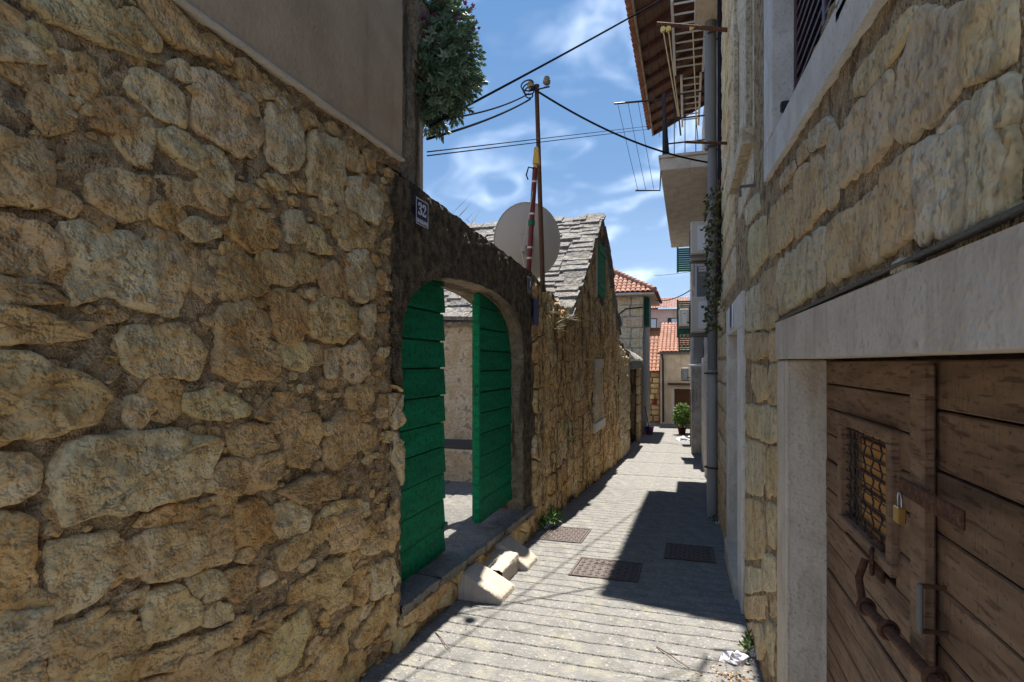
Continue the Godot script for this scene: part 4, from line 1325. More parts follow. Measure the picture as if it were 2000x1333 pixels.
func slab_roof_house() -> void:
	var h := left("stone_cottage", "old stone house with a steep grey slab roof, gable facing the alley", "house", 11.6, gy(11.6))
	var st := new_st(true)
	sheet(st, 190, 70, func(a: float, b: float) -> Vector3:
		var u := lerpf(6.93, 16.22, a)
		var v := lerpf(gy(u) - 0.1, cottage_top(u), b)
		return Vector3(u, v, nz.get_noise_2d(u * 2.0, v * 2.0) * 0.03 + nz.get_noise_2d(u * 8.0, v * 8.0) * 0.012))
	obj("mortar", st, M.lichen_mortar, h)
	st = new_st()
	for k in [[6.95, 9.3], [9.3, 12.77], [12.77, 16.2]]:
		hexa(st, [Vector3(k[0], -1.4, -0.04), Vector3(k[1], -1.4, -0.04), Vector3(k[1], cottage_top(k[1] - 0.001) - 0.02, -0.04), Vector3(k[0], cottage_top(k[0] + 0.001) - 0.02, -0.04),
			Vector3(k[0], -1.4, -0.45), Vector3(k[1], -1.4, -0.45), Vector3(k[1], cottage_top(k[1] - 0.001) - 0.02, -0.45), Vector3(k[0], cottage_top(k[0] + 0.001) - 0.02, -0.45)])
	obj("wall_core", st, M.lichen_mortar, h)
	var keep := func(u: float, v: float) -> bool:
		if v < gy(u) - 0.03 or v > cottage_top(u) - 0.04 or u < 6.97:
			return false
		if u > 11.80 and u < 13.24 and v > 0.24 and v < 1.80:
			return false
		return not (u > 12.12 and u < 13.43 and v > 3.12 and v < 4.42)
	rubble(h, 6.97, 16.2, -1.15, 5.0, Vector2(0.40, 0.32), 0.035, 0.024, 0.009, M.lichen_stone, keep, 290, 0.045, [0, 2, 0, 1], 0.33)
	# wall to the court, under the eave
	st = new_st(true)
	sheet(st, 70, 40, func(a: float, b: float) -> Vector3:
		var w := lerpf(-6.5, -0.05, a)
		var v := lerpf(-0.8, 2.56, b)
		return Vector3(9.28 - nz2.get_noise_2d(w * 2.0, v * 2.0) * 0.02, v, w), true)
	st.set_smooth_group(-1)
	box(st, Vector3(9.32, -0.8, -6.5), Vector3(16.2, 2.5, -0.46))
	obj("court_wall", st, M.old_plaster, h)
	# roof: courses of rough slabs, each row lapping the one below
	var roof := new_st()
	for sgn in [1.0, -1.0]:
		var e: float = 12.77 - sgn * 3.62
		face(roof, [Vector3(e, 2.42, 0.06), Vector3(12.77, 4.95, 0.06), Vector3(12.77, 4.95, -6.6), Vector3(e, 2.42, -6.6)], Vector3(12.77, 0, -3))
	face(roof, [Vector3(9.15, 2.36, 0.06), Vector3(9.15, 2.36, -6.6), Vector3(12.77, 4.89, -6.6), Vector3(12.77, 4.89, 0.06)], Vector3(12.77, 9, -3))
	face(roof, [Vector3(9.15, 2.36, 0.06), Vector3(9.15, 2.42, 0.06), Vector3(9.15, 2.42, -6.6), Vector3(9.15, 2.36, -6.6)], Vector3(12, 2.4, -3))
	face(roof, [Vector3(9.15, 2.36, 0.06), Vector3(9.15, 2.42, 0.06), Vector3(12.77, 4.95, 0.06), Vector3(12.77, 4.89, 0.06)], Vector3(11, 3, -3))
	var ro := obj("roof", roof, M.roof_slab, h)
	var up := Vector3(3.62, 2.53, 0).normalized()
	var nn := Vector3(-up.y, up.x, 0)
	var rows := 21
	var rest := new_st()
	for r in rows:
		var f := r * 0.207 - 0.04
		var z := 0.12 + rng.randf_range(-0.05, 0.04)
		while z > -6.4:
			var w := rng.randf_range(0.24, 0.55)
			var len := 0.34 + rng.randf_range(-0.03, 0.05)
			var thick := rng.randf_range(0.055, 0.085)
			var near := z > -4.6
			st = new_st() if near else rest
			st.set_color(Color.WHITE * rng.randf_range(0.75, 1.3))
			var o := Vector3(9.15, 2.42, 0) + up * (f + rng.randf_range(-0.03, 0.03)) + nn * (0.035 + rng.randf_range(0.0, 0.02))
			var lift := nn * thick
			var p := []
			for q in [[0.0, 0.004], [0.0, w - 0.004], [len, w - 0.01], [len, 0.01]]:
				p.append(o + nn * rng.randf_range(-0.012, 0.02) + up * (q[0] + rng.randf_range(-0.025, 0.025)) - nn * (0.035 * q[0] / len) + Vector3(0, 0, z - q[1]))
			var pts := p.duplicate()
			for q in p:
				pts.append(q + lift * rng.randf_range(0.75, 1.15))
			hexa(st, pts)
			if near:
				obj("slab", st, M.roof_slab, ro)
			z -= w
	var so := obj("slab_infill", rest, M.roof_slab, ro)
	so.set_meta("kind", "stuff")
	# verge stones along the gable
	for sgn in [1.0, -1.0]:
		for k in 11:
			var a: float = 12.77 - sgn * (3.55 - k * 0.322)
			var b: float = a + sgn * 0.33
			var ya := 2.50 + k * 0.2255
			st = new_st()
			st.set_color(Color.WHITE * rng.randf_range(0.6, 1.0))
			var z1 := 0.10 + rng.randf_range(-0.03, 0.04)
			hexa(st, [Vector3(a, ya, -0.3), Vector3(b, ya + 0.215, -0.3), Vector3(b, ya + 0.215, z1), Vector3(a, ya, z1 + 0.015),
				Vector3(a, ya + 0.09, -0.3), Vector3(b, ya + 0.315, -0.3), Vector3(b, ya + 0.315, z1), Vector3(a, ya + 0.09, z1 + 0.015)])
			obj("verge_stone", st, M.roof_slab, ro)
	# attic shutter
	var sh := obj("shutter", shutter_shape(12.2, 3.2, 13.35, 4.35), M.shutter_green, h)
	block("shutter_frame", Vector3(12.12, 3.12, -0.02), Vector3(12.2, 4.42, 0.06), M.frame, sh)
	block("shutter_frame", Vector3(13.35, 3.12, -0.02), Vector3(13.43, 4.42, 0.06), M.frame, sh)
	# blocked window with flaking whitewash
	var win := obj("blocked_window", func_box(Vector3(12.1, 0.44, -0.1), Vector3(12.95, 1.6, 0.036)), M.old_plaster, h)
	block("window_head", Vector3(11.95, 1.6, -0.05), Vector3(13.1, 1.8, 0.06), M.frame, win)
	block("window_sill", Vector3(11.75, 0.25, -0.05), Vector3(13.25, 0.44, 0.08), M.white_frame, win)
	block("window_jamb", Vector3(11.9, 0.44, -0.05), Vector3(12.1, 1.6, 0.055), M.lichen_stone, win)
	block("window_jamb", Vector3(12.95, 0.44, -0.05), Vector3(13.14, 1.6, 0.055), M.lichen_stone, win)

func func_box(a: Vector3, b: Vector3, bevel := 0.0) -> SurfaceTool:
	var st := new_st()
	box(st, a, b, bevel)
	return st

func shutter_shape(u0: float, v0: float, u1: float, v1: float) -> SurfaceTool:
	var st := new_st()
	var n := 10
	for i in n:
		var a := lerpf(u0, u1, float(i) / n)
		var b := lerpf(u0, u1, float(i + 1) / n)
		box(st, Vector3(a + 0.004, v0, 0.03), Vector3(b - 0.004, v1, 0.07 + (i % 2) * 0.006), 0.005)
	for v in [v0 + 0.18, v1 - 0.22]:
		box(st, Vector3(u0 + 0.02, v, 0.076), Vector3(u1 - 0.02, v + 0.08, 0.1), 0.005)
	return st

# rows of barrel tiles: eave corner, along the eave, up the slope; inside.call(x, y) keeps a tile
func tiles(st: SurfaceTool, o: Vector3, along: Vector3, up: Vector3, nx: int, ny: int, inside: Callable) -> void:
	var n := along.cross(up).normalized()
	if n.y < 0:
		n = -n
	var ax := along.normalized()
	var uy := up.normalized()
	var wx := along.length() / nx
	var wy := up.length() / ny
	for j in ny:
		for i in nx:
			if not inside.call((i + 0.5) / nx, (j + 0.5) / ny):
				continue
			st.set_color(Color(1, 1, 1) * rng.randf_range(0.72, 1.25))
			var c := o + ax * (i + 0.5) * wx + uy * (j * wy - 0.03) + n * 0.01
			var prev := []
			for k in 7:
				var a := PI * k / 6.0
				var x := -cos(a) * wx * 0.52
				var y := sin(a) * wx * 0.42 - 0.02
				prev.append([c + ax * x + n * (y + 0.025), c + ax * x * 0.86 + uy * (wy * 1.16) + n * y])
			for k in 6:
				face(st, [prev[k][0], prev[k + 1][0], prev[k + 1][1], prev[k][1]], c - n * 0.2 + uy * wy * 0.5)
			# front lip
			for k in 6:
				face(st, [prev[k][0], prev[k + 1][0], prev[k + 1][0] - n * 0.018, prev[k][0] - n * 0.018], c + uy)

func far_left() -> void:
	# low garden wall with a hooded doorway
	var w := left("garden_wall", "low stone wall with a hooded dark doorway before the tiled house", "wall", 20.0, gy(20.0))
	var st := new_st(true)
	sheet(st, 40, 30, func(a: float, b: float) -> Vector3:
		var u := lerpf(16.2, 19.5, a)
		var v := lerpf(gy(u) - 0.1, 2.42 - 0.12 * (u - 16.2) + nz2.get_noise_2d(u * 2.0, 1.0) * 0.12, b)
		return Vector3(u, v, 0.02 + nz.get_noise_2d(u * 3.0, v * 3.0) * 0.03))
	st.set_smooth_group(-1)
	box(st, Vector3(16.21, -1.6, -0.5), Vector3(19.5, 1.9, -0.03))
	obj("mortar", st, M.lichen_mortar, w)
	rubble(w, 16.25, 19.45, -1.3, 2.35, Vector2(0.42, 0.27), 0.045, 0.025, 0.01, M.dressed, func(u, v): return v > gy(u) and v < 2.3 - 0.12 * (u - 16.2), 120, 0.06)
	st = new_st()
	box(st, Vector3(19.5, -1.6, -0.6), Vector3(22.9, 1.62, -0.45))
	obj("door_leaf", st, M.wood, w)
	block("door_panel", Vector3(19.8, 0.3, -0.45), Vector3(21.5, 0.9, -0.42), M.zinc, w)
	st = new_st(true)
	sheet(st, 24, 12, func(a: float, b: float) -> Vector3:
		var u := lerpf(19.2, 23.3, a)
		var z := lerpf(0.22, -0.7, b)
		return Vector3(u, 1.70 + 0.62 * sqrt(maxf(0.0, 1.0 - pow((z + 0.7) / 0.95, 2.0))) * (1.0 - 0.25 * a) + nz.get_noise_2d(u * 3.0, z * 4.0) * 0.08, z))
	st.set_smooth_group(-1)
	box(st, Vector3(19.3, 1.5, -0.6), Vector3(23.2, 1.78, 0.18), 0.03)
	obj("door_hood", st, M.roof_slab, w)
	for k in 8:
		var v := gy(23.2) + k * 0.37
		stone(PackedVector2Array([Vector2(22.9, v), Vector2(23.9, v), Vector2(23.9, v + 0.35), Vector2(22.9, v + 0.35)]), 0.06, 0.02, 0.07, k % 3, M.dressed, w, "pillar_stone")
	st = new_st()
	box(st, Vector3(22.92, -1.9, -0.6), Vector3(26.4, 1.6, 0.0))
	obj("pillar_core", st, M.lichen_mortar, w)

	# house with the hipped tile roof
	var h := thing("tiled_house", "pale ashlar house with a hipped red tile roof, far down on the left", "house", V(-4.5, gy(26.5), 26.5))
	offs[h] = Vector3(4.5, -gy(26.5), 0)
	st = new_st()
	box(st, Vector3(-9.0, -2.0, -4.8), Vector3(-1.93, 4.85, -0.03))
	obj("wall", st, M.grey_plaster, h)
	courses(h, -5.5, -1.92, func(_u): return -0.5, func(_u): return 4.75, Vector2(0.42, 0.55), Vector2(0.7, 1.2), 0.008, 0.006, 0.003, M.dressed, func(_a, _b, _c, _d): return false, 80, 0.09, [2, 2, 2])
	block("corner_pipe", Vector3(-1.93, -1.6, -0.6), Vector3(-1.80, 3.3, -0.45), M.grey_pipe, h)
	block("soffit", Vector3(-9.4, 4.80, -5.2), Vector3(-1.42, 4.88, 0.42), M.frame, h)
	var sh := new_st()
	for i in 16:
		box(sh, Vector3(-1.92, 3.45 + i * 0.08, -1.9), Vector3(-1.70 + 0.01, 3.45 + i * 0.08 + 0.06, -0.55), 0.0, Transform3D())
	obj("shutter", sh, M.dark_green, h)
	bar("wall_cable", [Vector3(-1.95, 4.25, 0.04), Vector3(-2.7, 4.2, 0.04), Vector3(-3.1, 3.9, 0.04), Vector3(-3.15, 2.6, 0.04), Vector3(-3.5, 2.3, 0.04)], 0.03, M.cable, h, 6)
	st = new_st()
	tiles(st, Vector3(-9.4, 4.9, 0.45), Vector3(8.05, 0, 0), Vector3(0, 1.75, -3.0), 36, 10, func(x, y): return x < 1.0 - y * 0.38)
	tiles(st, Vector3(-1.35, 4.9, -5.25), Vector3(0, 0, 5.7), Vector3(-3.0, 1.75, 0), 26, 10, func(x, y): return x < 1.0 - y * 0.53 and x > y * 0.4)
	tube(st, [Vector3(-1.38, 4.96, 0.42), Vector3(-2.9, 5.84, -1.05), Vector3(-4.4, 6.72, -2.55)], 0.11, 8)
	var ro := obj("roof_tiles", st, M.tile, h)
	ro.set_meta("kind", "stuff")
	st = new_st()
	for k in 16:
		var p := Vector3(-1.4, 4.99, 0.40).lerp(Vector3(-4.4, 6.78, -2.55), k / 16.0)
		var q := Vector3(-1.4, 4.99, 0.40).lerp(Vector3(-4.4, 6.78, -2.55), (k + 1.25) / 16.0)
		st.set_color(Color.WHITE * rng.randf_range(0.75, 1.2))
		tube(st, [p, q], 0.135, 8, 0.10)
	obj("hip_tiles", st, M.tile, h)
	st = new_st()
	face(st, [Vector3(-9.4, 4.88, 0.45), Vector3(-1.35, 4.88, 0.45), Vector3(-4.4, 6.64, -2.55), Vector3(-9.4, 6.64, -2.55)], Vector3(-5, 0, -2))
	face(st, [Vector3(-1.35, 4.88, -5.25), Vector3(-1.35, 4.88, 0.45), Vector3(-4.4, 6.64, -2.55)], Vector3(-5, 0, -2))
	obj("roof_deck", st, M.eave_board, h)

# ---------------------------------------------------------------- the end of the alley
func alley_end() -> void:
	var g0 := -1.68
	var h := thing("cream_house", "small cream rendered house with a brown door closing the end of the alley", "house", V(0, g0, 33.0))
	offs[h] = Vector3(0, -g0, 0)
	var st := new_st()
	box(st, Vector3(-1.46, -1.9, -6.0), Vector3(4.0, 2.28, 0.0))
	obj("wall", st, M.cream, h)
	var d := block("door", Vector3(-0.70, g0, -0.02), Vector3(0.35, 0.27, 0.03), M.rust, h)
	block("door_frame", Vector3(-0.86, g0, -0.02), Vector3(-0.70, 0.42, 0.06), M.white_frame, d)
	block("door_head", Vector3(-0.70, 0.27, -0.02), Vector3(0.5, 0.42, 0.06), M.white_frame, d)
	block("canopy", Vector3(-1.05, 0.50, 0.0), Vector3(0.6, 0.60, 0.5), M.rust, h)
	block("gutter", Vector3(-1.62, 2.20, 0.0), Vector3(4.0, 2.32, 0.14), M.zinc, h, 0.03)
	bar("downpipe", [Vector3(-1.38, 2.2, 0.12), Vector3(-1.32, 1.9, 0.1), Vector3(-1.3, -1.6, 0.1)], 0.055, M.dark_iron, h)
	st = new_st()
	tiles(st, Vector3(-1.6, 2.32, 0.12), Vector3(5.4, 0, 0), Vector3(0.0, 1.9, -4.6), 25, 13, func(_x, _y): return true)
	obj("roof_tiles", st, M.tile, h).set_meta("kind", "stuff")
	st = new_st()
	hexa(st, [Vector3(-1.5, 2.29, 0.0), Vector3(4, 2.29, 0.0), Vector3(4, 4.15, -4.6), Vector3(-1.5, 4.15, -4.6), Vector3(-1.5, 2.2, -0.1), Vector3(4, 2.2, -0.1), Vector3(4, 2.2, -4.6), Vector3(-1.5, 2.2, -4.6)])
	obj("gable", st, M.cream, h)

	var s := thing("stone_shed", "lower stone house with an old tile roof, left of the cream house", "house", V(-2.6, g0, 33.3))
	offs[s] = Vector3(2.6, -g0, 0)
	st = new_st()
	box(st, Vector3(-6.5, -1.9, -5.0), Vector3(-1.49, 1.25, -0.03))
	obj("wall", st, M.mortar, s)
	courses(s, -4.2, -1.5, func(_u): return g0 + 0.05, func(_u): return 1.22, Vector2(0.26, 0.36), Vector2(0.35, 0.6), 0.04, 0.02, 0.015, M.dressed, func(_a, _b, _c, _d): return false, 90, 0.08)
	st = new_st()
	tiles(st, Vector3(-6.5, 1.22, 0.2), Vector3(5.0, 0, 0), Vector3(0, 2.1, -3.4), 22, 10, func(_x, _y): return true)
	obj("roof_tiles", st, M.tile, s).set_meta("kind", "stuff")
	st = new_st()
	hexa(st, [Vector3(-6.5, 1.2, 0.0), Vector3(-1.5, 1.2, 0.0), Vector3(-1.5, 3.26, -3.4), Vector3(-6.5, 3.26, -3.4), Vector3(-6.5, 1.1, -0.1), Vector3(-1.5, 1.1, -0.1), Vector3(-1.5, 1.1, -3.4), Vector3(-6.5, 1.1, -3.4)])
	obj("roof_deck", st, M.eave_board, s)
	block("red_box", Vector3(-1.86, -0.65, 0.0), Vector3(-1.66, -0.3, 0.12), M.red_pole, s)

	var b := thing("brick_annex", "dark red brick wall behind the low tile roof at the alley's end", "building", V(-4, g0, 39.0))
	st = new_st()
	box(st, Vector3(-4.0, 0, -3.0), Vector3(3.2, 5.55, 0))
	obj("wall", st, M.eave_board, b)
	block("parapet", Vector3(-4.1, 5.55, -3.1), Vector3(3.3, 5.75, 0.1), M.rust, b)

	var p := thing("pink_building", "distant pink apartment building with a balcony above the roofs", "building", V(-2.5, g0, 62.0))
	st = new_st()
	box(st, Vector3(-9, 0, -8), Vector3(7, 9.1, 0))
	obj("wall", st, M.pink, p)
	for k in [[-1.1, 7.45], [1.0, 7.45], [-1.1, 4.3], [1.0, 4.3], [-3.2, 7.45], [3.1, 7.45], [3.1, 4.3]]:
		var w := block("window", Vector3(k[0] - 0.5, k[1] - 0.6, -0.02), Vector3(k[0] + 0.5, k[1] + 0.7, 0.02), M.glass, p, 0.0)
		block("window_frame", Vector3(k[0] - 0.62, k[1] - 0.72, 0.0), Vector3(k[0] + 0.62, k[1] - 0.6, 0.12), M.white_frame, w, 0.0)
		block("curtain", Vector3(k[0] - 0.1, k[1] - 0.55, 0.02), Vector3(k[0] + 0.42, k[1] + 0.6, 0.05), M.louver_white, w, 0.0)
	block("balcony_slab", Vector3(-4.2, 6.3, 0), Vector3(4.6, 6.5, 1.2), M.frame, p)
	st = new_st()
	tiles(st, Vector3(-9.3, 9.1, 0.5), Vector3(16.6, 0, 0), Vector3(0, 1.6, -4.6), 60, 12, func(_x, _y): return true)
	obj("roof_tiles", st, M.tile, p).set_meta("kind", "stuff")
	block("chimney", Vector3(-1.4, 9.2, -2.2), Vector3(-0.6, 10.9, -1.4), M.terracotta, p)
	var an := thing("roof_aerial", "thin television aerial standing above the pink building's roofs", "aerial", V(-0.35, 3.9, 37.2))
	bar("mast", [Vector3(0, -0.3, 0), Vector3(0, 1.5, 0)], 0.025, M.dark_iron, an, 6)
	for k in 3:
		bar("rod", [Vector3(-0.35 + k * 0.05, 0.6 + k * 0.3, 0), Vector3(0.35 - k * 0.05, 0.6 + k * 0.3, 0)], 0.015, M.dark_iron, an, 5)

# ---------------------------------------------------------------- right: near house with the plank door
func right_house() -> void:
	var h := right("masonry_house", "near right house of squared cream stone with brown plank door and shuttered window", "house", 4.0, gy(4.0))
	var top := 5.2   # near part; the part beyond stands higher
	# wall sheet with the two doorways and the window left open: (u = -s)
	var opens := [[-2.877, -0.85, -0.5, 1.72], [-6.6, -5.4, -0.7, 2.0], [-3.30, -1.9, 2.86, 4.6]]
	var st := new_st(true)
	var us := [-9.1, -6.6, -5.4, -4.2, -3.30, -2.877, -1.9, -0.85, 0.0]
	var vs := [-0.75, 1.72, 2.0, 2.86, 4.6, top, 6.8]
	for i in us.size() - 1:
		for j in vs.size() - 1:
			var u0: float = us[i]
			var u1: float = us[i + 1]
			var v0: float = vs[j]
			var v1: float = vs[j + 1]
			var hole := v0 >= top and u0 >= -4.2
			for o in opens:
				if (u0 + u1) / 2.0 > o[0] and (u0 + u1) / 2.0 < o[1] and (v0 + v1) / 2.0 > o[2] and (v0 + v1) / 2.0 < o[3]:
					hole = true
			if hole:
				continue
			sheet(st, clampi(int((u1 - u0) / 0.03), 2, 90), clampi(int((v1 - v0) / 0.03), 2, 70), func(a: float, b: float) -> Vector3:
				var u := lerpf(u0, u1, a)
				var v := lerpf(v0, v1, b)
				return Vector3(u, v, nz.get_noise_2d(u * 3.0, v * 3.0) * 0.010 + nz.get_noise_2d(u * 10.0, v * 10.0) * 0.005 + 0.003))
	obj("mortar", st, M.mortar, h)
	st = new_st()
	box(st, Vector3(-9.1, -0.8, -5.0), Vector3(0.0, top, -0.6))
	box(st, Vector3(-9.1, top, -5.0), Vector3(-4.2, 6.8, -0.02))
	box(st, Vector3(-9.1, -0.8, -0.6), Vector3(-6.62, top, -0.02))
	box(st, Vector3(-5.38, -0.8, -0.6), Vector3(-3.34, top, -0.02))
	box(st, Vector3(-0.83, -0.8, -0.6), Vector3(0.0, top, -0.02))
	box(st, Vector3(-3.34, -0.8, -0.6), Vector3(-2.9, 2.7, -0.02))
	box(st, Vector3(-2.9, 1.74, -0.6), Vector3(-0.83, 2.6, -0.02))
	box(st, Vector3(-6.62, 2.02, -0.6), Vector3(-5.38, top, -0.02))
	box(st, Vector3(-3.34, 4.72, -0.6), Vector3(-0.83, top, -0.02))
	box(st, Vector3(-1.86, 2.6, -0.6), Vector3(-0.83, 4.72, -0.02))
	obj("wall_core", st, M.mortar, h)
	for r in RIGHT_STONES:
		var p := PackedVector2Array()
		for i in range(1, r.size(), 2):
			p.append(Vector2(r[i], r[i + 1]))
		stone(p, 0.011 * rng.randf_range(0.6, 1.3), 0.010, 0.02, 2 if rng.randf() < 0.5 else 0, M.dressed, h, "stone", 0.009)
	var skip := func(u: float, v: float, hu: float, hv: float) -> bool:
		if u + hu > -7.0 and u - hu < -4.85 and v - hv < 2.42:
			return true   # pale doorway
		if u + hu > -3.66 and u - hu < -0.6 and v + hv > 2.4 and v - hv < 4.95:
			return true   # window and its surround
		if u + hu > -3.2 and u - hu < -0.5 and v - hv < 1.98:
			return true   # plank door
		if u + hu > -5.6 and u - hu < -4.2 and v + hv > 2.9 and v - hv < 5.2:
			return true   # panel
		return u + hu > -5.2 and u - hu < -0.95 and v - hv < 3.05
	courses(h, -9.05, -0.02, func(u): return gy(-u) - 0.05, func(u): return 6.7 if u < -4.25 else 5.1, Vector2(0.28, 0.42), Vector2(0.4, 0.8), 0.014, 0.010, 0.005, M.dressed, skip, 235, 0.06, [0, 0, 2])
	# eave high above
	block("eave", Vector3(-9.1, 6.8, -5.1), Vector3(-4.1, 6.95, 0.35), M.frame, h, 0.0)
	block("eave", Vector3(-4.2, top, -5.1), Vector3(0.1, top + 0.12, 0.26), M.frame, h, 0.0)
	# plank door: frame
	var fr := new_st()
	box(fr, Vector3(-3.14, gy(3.0) - 0.1, -0.16), Vector3(-2.88, 1.715, 0.018), 0.008)
	obj("door_jamb", fr, M.frame, h)
	fr = new_st()
	hexa(fr, [Vector3(-3.145, 1.72, -0.165), Vector3(-0.6, 1.72, -0.165), Vector3(-0.6, 1.885, -0.165), Vector3(-3.145, 1.905, -0.165), Vector3(-3.145, 1.72, 0.024), Vector3(-0.6, 1.72, 0.024), Vector3(-0.6, 1.885, 0.024), Vector3(-3.145, 1.905, 0.024)])
	obj("door_lintel", fr, M.frame, h)
	block("lintel_drip", Vector3(-3.16, 1.906, -0.02), Vector3(-0.6, 1.914, 0.028), M.lead, h, 0.004)
	block("door_jamb", Vector3(-0.85, -0.2, -0.16), Vector3(-0.6, 1.715, 0.018), M.frame, h)
	block("door_threshold", Vector3(-2.88, -0.3, -0.2), Vector3(-0.85, -0.14, 0.03), M.frame, h)
	block("door_backing", Vector3(-2.9, -0.3, -0.3), Vector3(-0.83, 1.75, -0.22), M.wood_post, h, 0.0)
	# two leaves of planks
	var z := -0.15
	for leaf in 2:
		var a := -2.872 if leaf == 0 else -1.70
		var b := -1.70 if leaf == 0 else -0.855
		var door := obj("door_leaf", func_box(Vector3(a, -0.13, z - 0.06), Vector3(b, 1.71, z - 0.032)), M.wood, h)
		var v := -0.13
		while v < 1.70:
			var hh := rng.randf_range(0.105, 0.13) if leaf == 0 else rng.randf_range(0.13, 0.165)
			var v1 := minf(v + hh, 1.71)
			if 1.71 - v1 < 0.05:
				v1 = 1.71
			var zz := z + rng.randf_range(-0.004, 0.004)
			var rects := [[a, b]]
			if leaf == 0 and v1 > 1.08 and v < 1.48:
				rects = [[a, -2.55], [-1.97, b]]
			for r in rects:
				st = new_st()
				st.set_color(Color.WHITE * rng.randf_range(0.8, 1.25))
				box(st, Vector3(r[0], v + 0.003, zz - 0.03), Vector3(r[1], v1 - 0.003, zz), 0.004)
				obj("plank", st, M.wood, door)
			v = v1
		if leaf == 0:
			# barred hatch
			for k in [[-2.57, 1.06, -1.95, 1.10], [-2.57, 1.46, -1.95, 1.50], [-2.57, 1.10, -2.53, 1.46], [-1.99, 1.10, -1.95, 1.46]]:
				block("hatch_frame", Vector3(k[0], k[1], z - 0.03), Vector3(k[2], k[3], z + 0.025), M.wood_post, door, 0.005)
			block("hatch_pane", Vector3(-2.42, 1.10, z - 0.030), Vector3(-1.99, 1.46, z - 0.025), M.amber_glass, door, 0.0)
			for k in 6:
				block("pane_slat", Vector3(-2.42, 1.12 + k * 0.06, z - 0.025), Vector3(-1.99, 1.128 + k * 0.06, z - 0.018), M.rust, door, 0.0)
			st = new_st()
			var nx := 6
			for i in nx:
				var x := lerpf(-2.53, -1.99, (i + 0.5) / nx)
				var pts := []
				for k in 21:
					pts.append(Vector3(x + sin(k * PI / 2.0 + i * PI) * 0.016, lerpf(1.10, 1.46, k / 20.0), z - 0.002))
				tube(st, pts, 0.003, 5)
			for k in 11:
				tube(st, [Vector3(-2.53, lerpf(1.115, 1.445, k / 10.0), z + 0.001), Vector3(-1.99, lerpf(1.115, 1.445, k / 10.0), z + 0.001)], 0.0026, 5)
			obj("wire_mesh", st, M.dark_iron, door)
			block("bolt_plate", Vector3(-2.16, 1.0, z), Vector3(-2.07, 1.12, z + 0.012), M.rust, door, 0.003)
			bar("bolt_ring", ring_points(Vector3(-2.10, 1.06, z + 0.03), 0.04, Vector3(1, 0, 0.3), Vector3(0, 1, 0)), 0.007, M.rust, door, 6)
		else:
			# cover strip over the joint
			block("cover_strip", Vector3(-1.745, -0.12, z + 0.008), Vector3(-1.66, 1.70, z + 0.04), M.wood_post, door, 0.006)
			block("pull_handle", Vector3(-1.635, 1.04, z + 0.05), Vector3(-1.617, 1.16, z + 0.062), M.zinc, door, 0.004)
			bar("handle_stud", [Vector3(-1.626, 1.155, z), Vector3(-1.626, 1.155, z + 0.056)], 0.006, M.rust, door, 6)
			bar("handle_stud", [Vector3(-1.626, 1.045, z), Vector3(-1.626, 1.045, z + 0.056)], 0.006, M.rust, door, 6)
			st = new_st()
			box(st, Vector3(-1.79, 1.345, z + 0.041), Vector3(-1.42, 1.392, z + 0.050), 0.004)
			obj("hasp", st, M.rust, door)
	# long slide bolt across both leaves
	var bo := right("slide_bolt", "rusty iron slide bolt across the two plank door leaves", "bolt", 2.0, 0.75)
	bar("bolt_rod", [Vector3(-2.09, 0.925, z + 0.06), Vector3(-1.48, 0.985, z + 0.065)], 0.015, M.rust, bo, 10)
	bar("bolt_handle", [Vector3(-2.085, 0.925, z + 0.06), Vector3(-2.11, 1.0, z + 0.065), Vector3(-2.115, 1.06, z + 0.045)], 0.012, M.rust, bo, 8)
	for u in [-2.05, -1.84, -1.52]:
		bar("staple", ring_points(Vector3(u, 0.925 + (u + 2.09) * 0.098, z + 0.06), 0.022, Vector3(0, 1, 0), Vector3(0, 0, 1)), 0.008, M.rust, bo, 6)
	var pk := right("padlock", "small brass padlock hanging from the hasp of the plank door", "padlock", 1.75, 1.28)
	block("lock_body", Vector3(-1.785, 1.272, z + 0.046), Vector3(-1.745, 1.316, z + 0.066), M.brass, pk, 0.003)
	bar("shackle", [Vector3(-1.778, 1.31, z + 0.056), Vector3(-1.778, 1.338, z + 0.056), Vector3(-1.772, 1.350, z + 0.056), Vector3(-1.758, 1.350, z + 0.056), Vector3(-1.752, 1.338, z + 0.056), Vector3(-1.752, 1.31, z + 0.056)], 0.0035, M.steel, pk, 8)
	# window with louvred shutter; its surround leans with the old wall
	var win := Vector2(-3.30, -1.9)
	st = new_st()
	var sl := func(u: float) -> float:
		return 2.745 + (u + 3.56) * -0.095
	hexa(st, [Vector3(-3.56, sl.call(-3.56), -0.3), Vector3(-0.7, sl.call(-0.7), -0.3), Vector3(-0.7, sl.call(-0.7) + 0.17, -0.3), Vector3(-3.56, sl.call(-3.56) + 0.17, -0.3),
		Vector3(-3.56, sl.call(-3.56), 0.03), Vector3(-0.7, sl.call(-0.7), 0.03), Vector3(-0.7, sl.call(-0.7) + 0.17, 0.03), Vector3(-3.56, sl.call(-3.56) + 0.17, 0.03)])
	var wo := obj("window_sill", st, M.white_frame, h)
	block("window_jamb", Vector3(-3.56, sl.call(-3.56) + 0.165, -0.3), Vector3(-3.25, 4.7, 0.03), M.white_frame, wo)
	block("window_jamb", Vector3(-1.90, 2.70, -0.3), Vector3(-1.66, 4.7, 0.03), M.white_frame, wo)
	block("window_head", Vector3(-3.56, 4.7, -0.3), Vector3(-1.66, 4.92, 0.03), M.white_frame, wo)
	var shu := block("shutter", Vector3(-3.245, 2.70, -0.125), Vector3(-3.19, 4.68, -0.075), M.purple_shutter, wo)
	block("shutter_stile", Vector3(-2.60, 2.68, -0.125), Vector3(-2.54, 4.68, -0.075), M.purple_shutter, wo)
